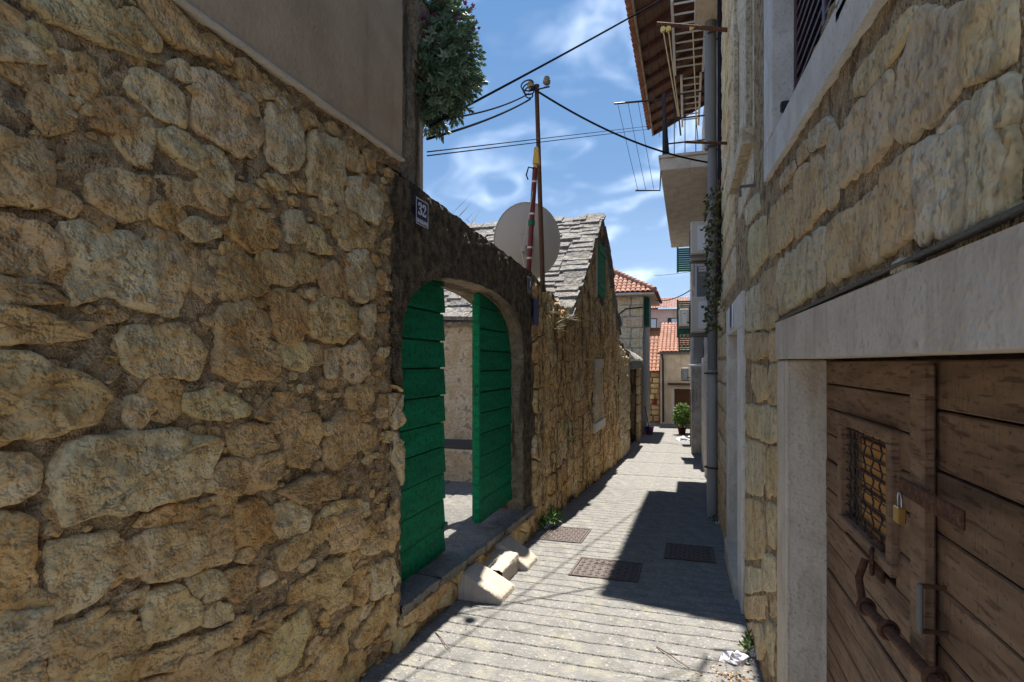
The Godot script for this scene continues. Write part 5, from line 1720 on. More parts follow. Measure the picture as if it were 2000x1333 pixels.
	block("shutter_stile", Vector3(-1.96, 2.62, -0.125), Vector3(-1.905, 4.68, -0.075), M.purple_shutter, wo)
	block("shutter_latch", Vector3(-3.24, 3.00, -0.075), Vector3(-3.20, 3.05, -0.01), M.dark_iron, wo)
	var v := 2.66
	while v < 4.6:
		st = new_st()
		for k in [[-3.19, -2.60], [-2.54, -1.96]]:
			hexa(st, [Vector3(k[0], v, -0.078), Vector3(k[1], v, -0.078), Vector3(k[1], v + 0.012, -0.076), Vector3(k[0], v + 0.012, -0.076), Vector3(k[0], v + 0.045, -0.125), Vector3(k[1], v + 0.045, -0.125), Vector3(k[1], v + 0.057, -0.123), Vector3(k[0], v + 0.057, -0.123)])
		obj("slat", st, M.purple_shutter, wo)
		v += 0.062
	# carved stone panel beside the window
	var pa := block("stone_panel", Vector3(-5.5, 2.98, -0.02), Vector3(-4.3, 5.1, 0.012), M.dressed, h)
	block("panel_border", Vector3(-5.5, 3.36, 0.012), Vector3(-5.42, 5.1, 0.06), M.dressed, pa)
	block("panel_border", Vector3(-4.42, 3.36, 0.012), Vector3(-4.34, 5.1, 0.06), M.dressed, pa)
	block("panel_ledge", Vector3(-5.55, 3.24, 0.0), Vector3(-4.3, 3.36, 0.09), M.dressed, pa)
	st = new_st(true)
	sheet(st, 16, 10, func(a: float, b: float) -> Vector3:
		var uu := lerpf(-5.0, -4.45, a)
		return Vector3(uu, lerpf(4.0, 4.9, b), 0.012 + 0.07 * sin(PI * a) * sin(PI * b)))
	obj("carved_boss", st, M.dressed, pa)
	bar("wall_bracket", [Vector3(-4.25, 2.93, 0.0), Vector3(-4.25, 2.93, 0.1), Vector3(-4.25, 2.86, 0.1)], 0.012, M.zinc, h, 6)
	# pale doorway further on
	var dw := block("doorway_frame", Vector3(-5.4, gy(5.2) - 0.05, -0.25), Vector3(-4.95, 2.0, 0.03), M.white_frame, h)
	block("frame_post", Vector3(-6.85, gy(6.7) - 0.05, -0.25), Vector3(-6.6, 2.0, 0.03), M.white_frame, dw)
	block("frame_head", Vector3(-6.85, 2.0, -0.25), Vector3(-4.95, 2.29, 0.032), M.white_frame, dw)
	block("door", Vector3(-6.6, -0.5, -0.27), Vector3(-5.4, 2.0, -0.2), M.brown_render, dw)
	block("step", Vector3(-6.7, gy(6.6) - 0.1, -0.2), Vector3(-5.3, gy(5.3) + 0.12, 0.06), M.frame, dw)
	var mb := right("mail_box", "dark mailbox inside the pale doorway", "mailbox", 5.5, 1.4)
	block("box_body", Vector3(-5.75, 1.38, -0.2), Vector3(-5.42, 1.78, -0.08), M.dark_iron, mb, 0.01)
	block("box_flap", Vector3(-5.72, 1.68, -0.08), Vector3(-5.45, 1.72, -0.06), M.zinc, mb, 0.004)
	var po := right("door_sign", "small dark blue and white plate on the head of the pale doorway", "sign", 5.9, 2.1)
	block("plate", Vector3(-6.2, 2.04, 0.034), Vector3(-5.75, 2.26, 0.05), M.white_enamel, po, 0.004)
	block("plate_band", Vector3(-5.95, 2.045, 0.05), Vector3(-5.76, 2.255, 0.055), M.blue_enamel, po, 0.002)

func ring_points(c: Vector3, r: float, ax: Vector3, ay: Vector3, n := 14) -> Array:
	var out := []
	for i in n + 1:
		var a := TAU * i / n
		out.append(c + ax.normalized() * cos(a) * r + ay.normalized() * sin(a) * r)
	return out

# ---------------------------------------------------------------- right: the row beyond
func right_row() -> void:
	var h := right("plastered_house", "grey plastered house with a long balcony and deep tiled eave", "house", 14.0, gy(14.0))
	var st := new_st(true)
	sheet(st, 90, 70, func(a: float, b: float) -> Vector3:
		var u := lerpf(-19.5, -9.1, a)
		var v := lerpf(gy(-u) - 0.1, 9.2, b)
		return Vector3(u, v, nz.get_noise_2d(u * 2.0, v * 2.0) * 0.02))
	st.set_smooth_group(-1)
	box(st, Vector3(-19.5, -1.8, -5.0), Vector3(-9.1, 9.2, -0.05))
	obj("wall", st, M.grey_plaster, h)
	# balcony
	var ba := new_st()
	box(ba, Vector3(-16.35, 4.9, -0.02), Vector3(-9.75, 5.10, 0.88), 0.012)
	var bal := obj("balcony", ba, M.frame, h)
	block("slab_lip", Vector3(-16.38, 5.10, 0.0), Vector3(-9.72, 5.15, 0.91), M.frame, bal)
	for u in [-9.80, -9.90, -13.0, -16.28]:
		block("rail_post", Vector3(u - 0.025, 5.15, 0.80), Vector3(u + 0.025, 6.20, 0.85), M.dark_iron, bal, 0.004)
	for v in [5.35, 5.75, 6.15]:
		bar("rail", [Vector3(-16.3, v, 0.83), Vector3(-9.78, v, 0.83)], 0.016, M.dark_iron, bal, 6)
		bar("rail", [Vector3(-9.8, v, 0.0), Vector3(-9.8, v, 0.83)], 0.013, M.dark_iron, bal, 6)
	for k in 26:
		bar("baluster", [Vector3(-9.95 - k * 0.25, 5.15, 0.83), Vector3(-9.95 - k * 0.25, 6.15, 0.83)], 0.008, M.dark_iron, bal, 5)
	for k in 4:
		bar("baluster", [Vector3(-9.8, 5.15, 0.15 + k * 0.17), Vector3(-9.8, 6.15, 0.15 + k * 0.17)], 0.008, M.dark_iron, bal, 5)
	block("balcony_door", Vector3(-11.6, 5.15, -0.02), Vector3(-10.6, 7.4, 0.04), M.dark_green, bal)
	block("balcony_door", Vector3(-14.6, 5.15, -0.02), Vector3(-13.6, 7.4, 0.04), M.dark_green, bal)
	# eave: boards over rafters, tiles above
	var ya := 8.3
	var yb := 9.0
	st = new_st()
	hexa(st, [Vector3(-16.7, yb, 0.0), Vector3(-10.2, yb, 0.0), Vector3(-10.2, ya, 1.40), Vector3(-16.7, ya, 1.40), Vector3(-16.7, yb + 0.05, 0.0), Vector3(-10.2, yb + 0.05, 0.0), Vector3(-10.2, ya + 0.05, 1.40), Vector3(-16.7, ya + 0.05, 1.40)])
	var ev := obj("eave", st, M.eave_board, h)
	for k in 11:
		var u := -10.24 - k * 0.64
		st = new_st()
		hexa(st, [Vector3(u, yb - 0.12, 0.0), Vector3(u - 0.08, yb - 0.12, 0.0), Vector3(u - 0.08, ya - 0.10, 1.37), Vector3(u, ya - 0.10, 1.37), Vector3(u, yb - 0.002, 0.0), Vector3(u - 0.08, yb - 0.002, 0.0), Vector3(u - 0.08, ya - 0.002, 1.37), Vector3(u, ya - 0.002, 1.37)])
		obj("rafter", st, M.rafter, ev)
	# undersides of the boards between the rafters
	for k in 10:
		for j in 9:
			var u := -10.33 - k * 0.64
			var f0 := j / 9.0
			var f1 := (j + 0.86) / 9.0
			st = new_st()
			var d0 := 0.004 + rng.randf() * 0.02
			hexa(st, [Vector3(u, lerpf(yb, ya, f0) - d0, 1.4 * f0), Vector3(u - 0.54, lerpf(yb, ya, f0) - d0, 1.4 * f0), Vector3(u - 0.54, lerpf(yb, ya, f1) - d0, 1.4 * f1), Vector3(u, lerpf(yb, ya, f1) - d0, 1.4 * f1),
				Vector3(u, lerpf(yb, ya, f0) - 0.001, 1.4 * f0), Vector3(u - 0.54, lerpf(yb, ya, f0) - 0.001, 1.4 * f0), Vector3(u - 0.54, lerpf(yb, ya, f1) - 0.001, 1.4 * f1), Vector3(u, lerpf(yb, ya, f1) - 0.001, 1.4 * f1)])
			obj("eave_board", st, M.eave_board, ev)
	block("fascia", Vector3(-16.7, ya - 0.12, 1.37), Vector3(-10.2, ya + 0.04, 1.41), M.brown_render, ev)
	st = new_st()
	tiles(st, Vector3(-16.7, ya + 0.07, 1.5), Vector3(6.5, 0, 0), Vector3(0, 0.75, -1.5), 30, 4, func(_x, _y): return true)
	obj("roof_tiles", st, M.tile, ev).set_meta("kind", "stuff")
	for k in 3:
		bar("hanging_wire", [Vector3(-16.6, ya - 0.2 + k * 0.1, 1.2 - k * 0.22), Vector3(-10.3, ya - 0.2 + k * 0.1, 1.2 - k * 0.22)], 0.006, M.thin_cable, ev, 5)
	# openings on the alley side
	for d in [[12.5, 13.9, 1.75], [15.3, 16.8, 1.7]]:
		var g: float = gy(d[0])
		var fr := block("doorway", Vector3(-d[1], g - 0.3, -0.02), Vector3(-d[0], d[2], 0.02), M.louver_white, h)
		block("door_frame", Vector3(-d[0] - 0.02, g - 0.3, 0.0), Vector3(-d[0] + 0.14, d[2] + 0.14, 0.07), M.white_frame, fr)
		block("door_frame", Vector3(-d[1] - 0.14, g - 0.3, 0.0), Vector3(-d[1] + 0.02, d[2] + 0.14, 0.07), M.white_frame, fr)
		block("door_head", Vector3(-d[1] + 0.02, d[2], 0.0), Vector3(-d[0] - 0.02, d[2] + 0.14, 0.068), M.white_frame, fr)
		block("letter_slot", Vector3(-d[0] - 0.5, 0.55, 0.02), Vector3(-d[0] - 0.4, 0.95, 0.05), M.dark_iron, fr)
	for w in [[11.2, 12.1, 2.45, 3.5], [14.3, 15.3, 2.9, 4.1], [17.2, 18.2, 1.7, 3.0], [17.2, 18.2, 3.9, 5.2]]:
		var win := block("window", Vector3(-w[1], w[2], -0.02), Vector3(-w[0], w[3], 0.012), M.glass, h, 0.0)
		for side in [[-w[0], 0.42], [-w[1], 0.35]]:
			var leaf := new_st()
			var n := int((w[3] - w[2]) / 0.07)
			for i in n:
				box(leaf, Vector3(side[0] - 0.02, w[2] + i * 0.07, 0.03), Vector3(side[0] + 0.02, w[2] + i * 0.07 + 0.05, side[1] * 0.6))
			for z in [0.02, side[1] * 0.6]:
				box(leaf, Vector3(side[0] - 0.022, w[2], z), Vector3(side[0] + 0.022, w[3], z + 0.03))
			obj("louvre_leaf", leaf, M.louver_white if w[2] < 3.5 and w[2] > 2.5 else M.zinc, win)
		block("window_sill", Vector3(-w[1] - 0.08, w[2] - 0.08, 0.0), Vector3(-w[0] + 0.08, w[2], 0.10), M.frame, win)
	block("awning", Vector3(-19.3, 1.62, 0.0), Vector3(-17.0, 1.66, 0.42), M.white_enamel, h)

	var f := right("far_row_house", "last narrow grey house on the right before the crossing street", "house", 25.0, gy(25.0), "", 0.12)
	st = new_st()
	box(st, Vector3(-31.2, -2.0, -5.0), Vector3(-19.52, 6.4, 0.0))
	obj("wall", st, M.grey_plaster, f)
	for k in [[20.7, 2.62, 3.9], [20.7, 4.9, 5.75], [24.6, 2.2, 3.6]]:
		var sh := new_st()
		var n := int((k[2] - k[1]) / 0.075)
		for i in n:
			box(sh, Vector3(-k[0] - 0.03, k[1] + i * 0.075, 0.0), Vector3(-k[0] + 0.02, k[1] + i * 0.075 + 0.06, 0.46))
		box(sh, Vector3(-k[0] - 0.035, k[1] - 0.03, 0.42), Vector3(-k[0] + 0.03, k[2] + 0.03, 0.48))
		obj("open_shutter", sh, M.dark_green, f)
		block("window", Vector3(-k[0] - 1.0, k[1], -0.02), Vector3(-k[0], k[2], 0.02), M.glass, f)
	block("doorway", Vector3(-23.2, -1.6, 0.0), Vector3(-22.0, 0.75, 0.03), M.brown_render, f)

	# outdoor units on brackets
	for k in [[10.5, 3.62, "beige air conditioner unit under the balcony", 0.0], [9.7, 2.2, "beige air conditioner unit behind the drainpipe, at lintel height", 0.0], [19.9, 2.95, "small air conditioner unit beside the green shutter", 0.33], [28.5, 0.9, "grey air conditioner unit at the far right corner", 0.33]]:
		var s0: float = k[0]
		var y0: float = k[1]
		var o: float = k[3]
		var ac := right("air_conditioner", k[2], "air conditioner", s0, y0, "outdoor units on the right wall")
		block("housing", Vector3(-s0 - 0.8, y0, 0.07 + o), Vector3(-s0, y0 + 0.58, 0.40 + o), M.ac_white, ac, 0.02)
		block("side_panel", Vector3(-s0, y0 + 0.06, 0.15 + o), Vector3(-s0 + 0.008, y0 + 0.5, 0.28 + o), M.louver_white, ac, 0.003)
		block("valve_cover", Vector3(-s0 + 0.006, y0 + 0.40, 0.19 + o), Vector3(-s0 + 0.02, y0 + 0.43, 0.24 + o), M.ac_dark, ac, 0.003)
		bar("fan_ring", ring_points(Vector3(-s0 - 0.45, y0 + 0.29, 0.405 + o), 0.22, Vector3(1, 0, 0), Vector3(0, 1, 0), 24), 0.012, M.ac_dark, ac, 6)
		for q in [-s0 - 0.7, -s0 - 0.1]:
			block("bracket", Vector3(q - 0.02, y0 - 0.05, 0.0), Vector3(q + 0.02, y0 - 0.004, 0.42 + o), M.zinc, ac, 0.003)
		bar("hose", [Vector3(-s0 + 0.01, y0 + 0.12, 0.12 + o), Vector3(-s0 + 0.1, y0 + 0.1, 0.08 + o), Vector3(-s0 + 0.12, y0 + 0.2, 0.03 + o * 0.2), Vector3(-s0 + 0.1, y0 + 0.6, 0.02)], 0.022, M.cable, ac, 7)

	# downpipe
	var dp := right("drainpipe", "tall grey drainpipe with brackets where the two right-hand houses meet", "pipe", 9.0, gy(9.0))
	bar("lower_pipe", [Vector3(-9.0, gy(9.0), 0.1), Vector3(-9.0, 1.6, 0.1)], 0.075, M.grey_pipe, dp, 14)
	bar("middle_pipe", [Vector3(-9.0, 1.55, 0.095), Vector3(-9.0, 4.95, 0.095)], 0.068, M.zinc, dp, 14)
	bar("upper_pipe", [Vector3(-9.0, 4.9, 0.12), Vector3(-9.0, 9.2, 0.12)], 0.085, M.zinc, dp, 14)
	for v in [0.15, 1.55, 3.2, 4.92, 6.6]:
		bar("pipe_bracket", [Vector3(-8.88, v, 0.0), Vector3(-8.9, v, 0.14), Vector3(-9.0, v, 0.2), Vector3(-9.1, v, 0.14), Vector3(-9.12, v, 0.0)], 0.014, M.dark_iron, dp, 6)
	var dp2 := right("thin_pipe", "thin grey pipe running up the plastered wall behind the drainpipe", "pipe", 9.6, gy(9.6))
	bar("pipe", [Vector3(-9.55, 1.9, 0.05), Vector3(-9.55, 4.9, 0.05)], 0.035, M.grey_pipe, dp2, 8)
	bar("pipe_foot", [Vector3(-9.55, gy(9.5), 0.04), Vector3(-9.55, 1.9, 0.04)], 0.028, M.grey_pipe, dp2, 8)

	# ladders hung under the eave
	for k in [[10.3, 13.0, -0.26, 0.32, "longer white ladder hung under the eave, nearer end"], [13.1, 15.9, -0.13, 0.28, "shorter white ladder hung under the eave, farther end"]]:
		var la := thing("ladder", k[4], "ladder", V(0, 8.0, k[0]), 0, "ladders under the eave")
		var y := 0.05
		for t in [k[2], k[3]]:
			block("rail", Vector3(t - 0.025, y - 0.03, -(k[1] - k[0])), Vector3(t + 0.025, y + 0.03, 0), M.ladder, la, 0.004)
		var n := int((k[1] - k[0]) / 0.32)
		for i in n:
			bar("rung", [Vector3(k[2], y, -0.15 - i * 0.32), Vector3(k[3], y, -0.15 - i * 0.32)], 0.018, M.ladder, la, 6)
		for i in 2:
			bar("hook", [Vector3(k[2], y, -0.4 - i * 1.8), Vector3(k[2], y + 0.55, -0.4 - i * 1.8)], 0.008, M.dark_iron, la, 5)

	# clothes line gear
	var ra := thing("pulley_arm", "iron arm with pulleys sticking out high on the right wall", "bracket", V(WALL_R, 5.43, 6.8))
	bar("arm", [Vector3(0, 0, 0), Vector3(-0.79, 0.21, 0)], 0.024, M.rust, ra, 8)
	for x in [-0.72, -0.66, -0.4]:
		bar("pulley", [Vector3(x, 0.06 - x * 0.1, -0.02), Vector3(x, 0.06 - x * 0.1, 0.02)], 0.03, M.brass, ra, 10)
	var rb := thing("iron_arm", "short iron arm below the pulley arm on the right wall", "bracket", V(WALL_R, 4.2, 6.9))
	bar("arm", [Vector3(0, 0, 0), Vector3(-0.47, 0.07, 0)], 0.018, M.rust, rb, 8)
	var ropes := [[Vector3(-0.27, 5.56, -6.8), Vector3(-0.10, 4.55, -6.85)], [Vector3(-0.21, 5.55, -6.8), Vector3(-0.09, 4.55, -6.85)], [Vector3(0.06, 5.47, -6.8), Vector3(0.10, 4.45, -6.9)]]
	var rl := ["outer of the two ropes hanging from the arm's end", "inner of the two ropes hanging from the arm's end", "single rope hanging near the wall from the pulley arm"]
	for i in 3:
		var ro := thing("rope", rl[i], "rope", ropes[i][1], 0, "ropes on the pulley arm")
		bar("strand", sag(ropes[i][0] - ropes[i][1], Vector3.ZERO, 0.01, 5), 0.008, M.rope, ro, 6)
		bar("end_hook", [Vector3.ZERO, Vector3(0.02, -0.22, 0)], 0.005, M.dark_iron, ro, 5)
	var rc := thing("line_arm", "thin iron clothes line arm reaching out above the balcony rail", "bracket", V(-0.35, 6.12, 9.85))
	bar("arm", [Vector3(0, 0, 0), Vector3(-0.85, 0.04, 0)], 0.016, M.dark_iron, rc, 6)
	var rd := thing("lower_line_arm", "thin iron clothes line arm under the balcony's outer edge", "bracket", V(-0.42, 5.0, 9.80))
	bar("arm", [Vector3(0, 0, 0), Vector3(-0.02, -0.42, 0.02), Vector3(-0.42, -0.38, 0.0)], 0.013, M.dark_iron, rd, 6)
	for i in 3:
		var x := -1.14 + i * 0.17
		var li := thing("clothes_line", ["outermost thin line strung between the two balcony arms", "middle thin line strung between the two balcony arms", "innermost thin line strung between the two balcony arms"][i], "line", V(x, 6.14, 9.85), 0, "lines on the balcony arms")
		bar("strand", sag(Vector3.ZERO, Vector3(0.34 - i * 0.04, -1.52, 0.05), 0.02, 6), 0.004, M.thin_cable, li, 5)
	# cables clipped to the wall
	for i in 3:
		var wc := right("wall_cable", ["thickest black cable running up the right wall", "black cable beside the drainpipe on the right wall", "thin black cable looping on the right wall"][i], "cable", 8.2, 2.6, "cables on the right wall")
		var pts := []
		for k in 30:
			var v := 2.6 + k * 0.22
			pts.append(Vector3(-8.05 - i * 0.14 + nz2.get_noise_2d(v * 1.2, i * 9.0) * 0.10, v, 0.03 + i * 0.008))
		bar("strand", pts, 0.022 - i * 0.006, M.cable, wc, 6)

# ---------------------------------------------------------------- poles, dish, cables overhead
func cable(label: String, a: Vector3, b: Vector3, drop: float, r: float, m: Material) -> void:
	var c := thing("overhead_cable", label, "cable", a, 0, "overhead cables")
	bar("strand", sag(Vector3.ZERO, b - a, drop, 18), r, m, c, 6)

func poles_and_cables() -> void:
	var p := thing("rusty_pole", "tall thin rusty iron pole on the wall with insulators at its top", "pole", V(-1.90, 2.5, 7.62))
	bar("shaft", [Vector3(0, 0, 0), Vector3(-0.095, 3.0, 0)], 0.034, M.rust, p, 10, 0.030)
	for k in [[-0.16, 3.03, 0.06], [0.06, 3.06, 0.05]]:
		var st := new_st(true)
		var prof := [[0.0, 0.07], [0.03, 0.06], [0.045, 0.035], [0.035, 0.02], [0.055, 0.0], [0.05, -0.03], [0.03, -0.05], [0.0, -0.06]]
		for i in prof.size() - 1:
			for j in 10:
				var a0 := TAU * j / 10.0
				var a1 := TAU * (j + 1) / 10.0
				var q := func(r: Array, a: float) -> Vector3:
					return Vector3(k[0] + cos(a) * r[0], k[1] + r[1], k[2] + sin(a) * r[0])
				face(st, [q.call(prof[i], a0), q.call(prof[i], a1), q.call(prof[i + 1], a1), q.call(prof[i + 1], a0)], Vector3(k[0], k[1], k[2]))
		obj("insulator", st, M.brown_render, p)
	bar("cross_pin", [Vector3(-0.2, 2.96, 0.05), Vector3(0.1, 2.98, 0.05)], 0.012, M.dark_iron, p, 6)
	bar("cap", [Vector3(-0.095, 2.98, 0), Vector3(-0.097, 3.05, 0)], 0.04, M.dark_iron, p, 10)
	for i in 3:
		var pts := []
		for k in 16:
			var a := TAU * k / 12.0
			pts.append(Vector3(-0.22 + cos(a) * (0.05 + i * 0.02) + k * 0.003, 2.98 + i * 0.04 - k * 0.008 + sin(a) * 0.05, 0.06 + i * 0.02))
		bar("loop_wire", pts, 0.009, M.cable, p, 6)

	var r := thing("red_mast", "dark red pipe mast with tape bands and a yellow cap in front of the dish", "mast", V(-2.02, 2.65, 7.22))
	bar("pipe", [Vector3(0, 0, 0), Vector3(0.11, 1.62, 0)], 0.034, M.red_pole, r, 10)
	for k in [0.42, 0.56, 1.0, 1.42]:
		bar("tape_band", [Vector3(0.068 * k, k, 0), Vector3(0.068 * k, k + 0.025, 0)], 0.036, M.tape, r, 10)
	bar("clamp", [Vector3(0.058, 0.86, 0), Vector3(0.06, 0.93, 0)], 0.045, M.dark_green, r, 10)
	var st2 := new_st()
	hexa(st2, [Vector3(0.083, 1.66, 0.04), Vector3(0.165, 1.66, 0.04), Vector3(0.15, 1.88, 0.03), Vector3(0.105, 1.88, 0.03), Vector3(0.083, 1.66, -0.04), Vector3(0.165, 1.66, -0.04), Vector3(0.15, 1.88, -0.03), Vector3(0.105, 1.88, -0.03)])
	box(st2, Vector3(0.09, 1.60, -0.03), Vector3(0.14, 1.66, 0.03), 0.008)
	obj("yellow_cap", st2, M.yellow, r)
	bar("wire_tail", [Vector3(0.10, 1.6, 0.03), Vector3(0.03, 1.62, 0.04), Vector3(0.0, 1.52, 0.04), Vector3(0.02, 1.46, 0.03)], 0.01, M.cable, r, 6)
	bar("loose_wire", [Vector3(0.02, 0.1, 0.05), Vector3(-0.06, 0.5, 0.06), Vector3(0.02, 0.9, 0.05), Vector3(0.09, 1.3, 0.04)], 0.005, M.tape, r, 5)

	var d := thing("satellite_dish", "large beige satellite dish seen from behind above the gate wall", "satellite dish", V(-2.18, 3.42, 7.75))
	d.rotation_degrees = Vector3(14, 12, 0)
	var st := new_st(true)
	var rings := 9
	for i in rings:
		for j in 40:
			var a0 := TAU * j / 40.0
			var a1 := TAU * (j + 1) / 40.0
			var r0 := 0.5 * i / rings
			var r1 := 0.5 * (i + 1) / rings
			var q := func(rr: float, a: float) -> Vector3:
				return Vector3(cos(a) * rr * 0.94, sin(a) * rr * 1.08, -rr * rr * 0.40)
			var pp := [q.call(r0, a0), q.call(r0, a1), q.call(r1, a1), q.call(r1, a0)]
			if i == 0:
				pp = [q.call(0.0, 0.0), q.call(r1, a1), q.call(r1, a0)]
			face(st, pp, Vector3(0, 0, -1.0))
			var back := pp.map(func(x): return x + Vector3(0, 0, -0.012))
			face(st, back, Vector3(0, 0, 1.0))
	obj("reflector", st, M.dish, d)
	var rim := []
	for i in 41:
		var a := TAU * i / 40.0
		rim.append(Vector3(cos(a) * 0.472, sin(a) * 0.542, -0.104))
	bar("rim", rim, 0.011, M.dish, d, 6)
	block("mount_bracket", Vector3(-0.09, -0.14, 0.0), Vector3(0.07, 0.10, 0.07), M.dish, d, 0.01)
	bar("mount_arm", [Vector3(0, -0.05, 0.05), Vector3(0.05, -0.45, 0.1), Vector3(0.05, -0.8, 0.12)], 0.025, M.zinc, d, 8)
	bar("feed_arm", [Vector3(0, -0.5, -0.08), Vector3(0, -0.35, -0.55)], 0.015, M.zinc, d, 8)

	cable("thick cable crossing high from the left house to the right roofs", V(-1.88, 3.52, 3.97), V(0.45, 8.1, 9.75), 0.03, 0.011, M.cable)
	cable("upper cable from the pole top to the left house", V(-2.10, 5.44, 7.6), V(-1.93, 3.58, 4.02), 0.06, 0.009, M.cable)
	cable("lower thick cable from the pole top to the left house", V(-2.08, 5.36, 7.6), V(-1.93, 3.44, 4.02), 0.04, 0.011, M.cable)
	cable("thick sagging cable from the pole top to the balcony", V(-1.96, 5.44, 7.6), V(0.40, 4.92, 9.70), 0.16, 0.014, M.cable)
	cable("upper of two thin wires strung under the eave across the alley", V(-1.93, 3.34, 4.02), V(-0.95, 8.0, 15.5), 0.0, 0.0055, M.thin_cable)
	cable("lower of two thin wires strung under the eave across the alley", V(-1.93, 3.31, 4.02), V(-0.95, 7.92, 15.5), 0.0, 0.0055, M.thin_cable)
	cable("far wire from the tiled house to the right-hand shutters", V(-1.4, 4.6, 27.0), V(0.1, 4.7, 24.5), 0.15, 0.02, M.cable)
	cable("thin far wire above the tiled house's roof", V(-1.5, 5.9, 28.0), V(0.1, 5.7, 26.0), 0.03, 0.010, M.thin_cable)

# ---------------------------------------------------------------- things in the alley
func street_things() -> void:
	var slope := -atan(0.067)
	# [t, s, width, depth, turn, label]
	var covers := [[0.24 - 1.08 + 0.0, 5.78, 0.60, 0.62, 0.0, "patterned square manhole cover in front of the steps, partly shaded"], [0.0, 0.0, 0.0, 0.0, 0.0, ""], [0.0, 0.0, 0.0, 0.0, 0.0, ""]]
	covers = [
		[-0.78, 5.78, 0.60, 0.60, "patterned iron cover lying half in the balcony shadow"],
		[0.02, 6.76, 0.48, 0.62, "dark iron cover on the right, fully in the balcony shadow"],
		[-1.47, 7.10, 0.46, 0.72, "rusty iron cover near the left wall by the weeds"],
	]
	for c in covers:
		var o := thing("manhole_cover", c[4], "manhole cover", V(c[0], gy(c[1]) + 0.006, c[1]), 0, "iron covers in the alley")
		o.rotation.x = slope
		var w: float = c[2] / 2.0
		var d: float = c[3] / 2.0
		var st := new_st()
		box(st, Vector3(-w, -0.03, -d), Vector3(w, 0.004, d), 0.003)
		obj("plate", st, M.cast_iron, o)
		st = new_st()
		for k in [[-w - 0.03, -d - 0.03, w + 0.03, -d - 0.008], [-w - 0.03, d + 0.008, w + 0.03, d + 0.03], [-w - 0.03, -d - 0.008, -w - 0.008, d + 0.008], [w + 0.008, -d - 0.008, w + 0.03, d + 0.008]]:
			box(st, Vector3(k[0], -0.03, k[1]), Vector3(k[2], 0.006, k[3]), 0.002)
		obj("rim", st, M.cast_iron, o)
		st = new_st()
		var n := 9
		for i in n:
			for j in n:
				var x := lerpf(-w + 0.04, w - 0.04, i / float(n - 1))
				var z := lerpf(-d + 0.04, d - 0.04, j / float(n - 1))
				if (i + j) % 2 == 0:
					box(st, Vector3(x - 0.022, 0.003, z - 0.007), Vector3(x + 0.022, 0.010, z + 0.007), 0.002)
				else:
					box(st, Vector3(x - 0.007, 0.003, z - 0.022), Vector3(x + 0.007, 0.010, z + 0.022), 0.002)
		obj("tread_pattern", st, M.cast_iron, o).set_meta("kind", "stuff")
	# joints cut along the alley
	# purple bucket and broom by the far left corner
	var b := thing("bucket", "purple bucket standing by the far left doorway", "bucket", V(-1.66, gy(26.6), 26.6))
	var st := new_st(true)
	for j in 14:
		var a0 := TAU * j / 14.0
		var a1 := TAU * (j + 1) / 14.0
		face(st, [Vector3(cos(a0) * 0.15, 0, sin(a0) * 0.15), Vector3(cos(a1) * 0.15, 0, sin(a1) * 0.15), Vector3(cos(a1) * 0.21, 0.36, sin(a1) * 0.21), Vector3(cos(a0) * 0.21, 0.36, sin(a0) * 0.21)], Vector3(0, 0.18, 0))
	obj("pail", st, M.purple_bucket, b)
	bar("bucket_rim", ring_points(Vector3(0, 0.36, 0), 0.21, Vector3(1, 0, 0), Vector3(0, 0, 1)), 0.014, M.white_enamel, b, 6)
	var br := thing("broom", "wooden broom leaning on the far left corner by the bucket", "broom", V(-1.72, gy(26.3), 26.3))
	bar("stick", [Vector3(0.1, 0.1, 0), Vector3(-0.12, 1.3, 0)], 0.025, M.rust, br, 6)
	block("broom_head", Vector3(-0.02, 0.0, -0.12), Vector3(0.22, 0.16, 0.12), M.rust, br)
	var bag := thing("white_bag", "crumpled white bag on the ground in front of the potted bush", "bag", V(-0.12, gy(24.2), 24.2))
	obj("bag_body", crumple(0.28, 0.16, 3), M.paper, bag)
	# paper by the right wall
	var pa := thing("crumpled_paper", "crumpled white paper lying at the foot of the right wall", "litter", V(0.30, gy(4.0), 4.02))
	obj("sheet", crumple(0.075, 0.055, 8), M.paper, pa)
	# twigs
	for k in [[V(-0.207, gy(4.06) + 0.008, 4.06), V(0.012, gy(3.79) + 0.012, 3.79), "longer dry twig lying on the concrete at the right"], [V(-1.74, gy(3.76) + 0.008, 3.76), V(-1.515, gy(3.52) + 0.01, 3.52), "short dry twig lying near the left wall"]]:
		var tw := thing("twig", k[2], "twig", k[0], 0, "twigs on the road")
		var e: Vector3 = k[1] - k[0]
		bar("stem", [Vector3.ZERO, e * 0.35 + Vector3(0.012, 0.006, 0.01), e * 0.7 + Vector3(-0.008, 0.004, 0), e], 0.004, M.rust, tw, 5, 0.002)
	# fallen leaves and grit
	st = new_st()
	for i in 260:
		var near := rng.randf() < 0.6
		var t := 0.28 + rng.randfn(0.0, 0.09) if near else rng.randf_range(-1.85, 0.42)
		var s := 3.72 + rng.randfn(0.0, 0.16) if near else rng.randf_range(3.0, 9.0)
		if t > 0.43 or t < -1.86:
			continue
		if not near:
			t = [rng.randf_range(-1.86, -1.55), rng.randf_range(0.1, 0.42), rng.randf_range(-1.8, 0.4)][i % 3]
		var r := rng.randf_range(0.006, 0.016) * (1.0 if near else 0.6)
		st.set_color([Color(0.22, 0.12, 0.05), Color(0.30, 0.19, 0.09), Color(0.12, 0.07, 0.035), Color(0.42, 0.36, 0.28)][rng.randi() % 4])
		var a := rng.randf() * TAU
		var y := gy(s) + 0.007 + rng.randf() * 0.012
		var c := V(t, y, s)
		var x := Vector3(cos(a), rng.randf_range(-0.4, 0.4), sin(a)) * r
		var z := Vector3(-sin(a), rng.randf_range(-0.4, 0.4), cos(a)) * r * 0.6
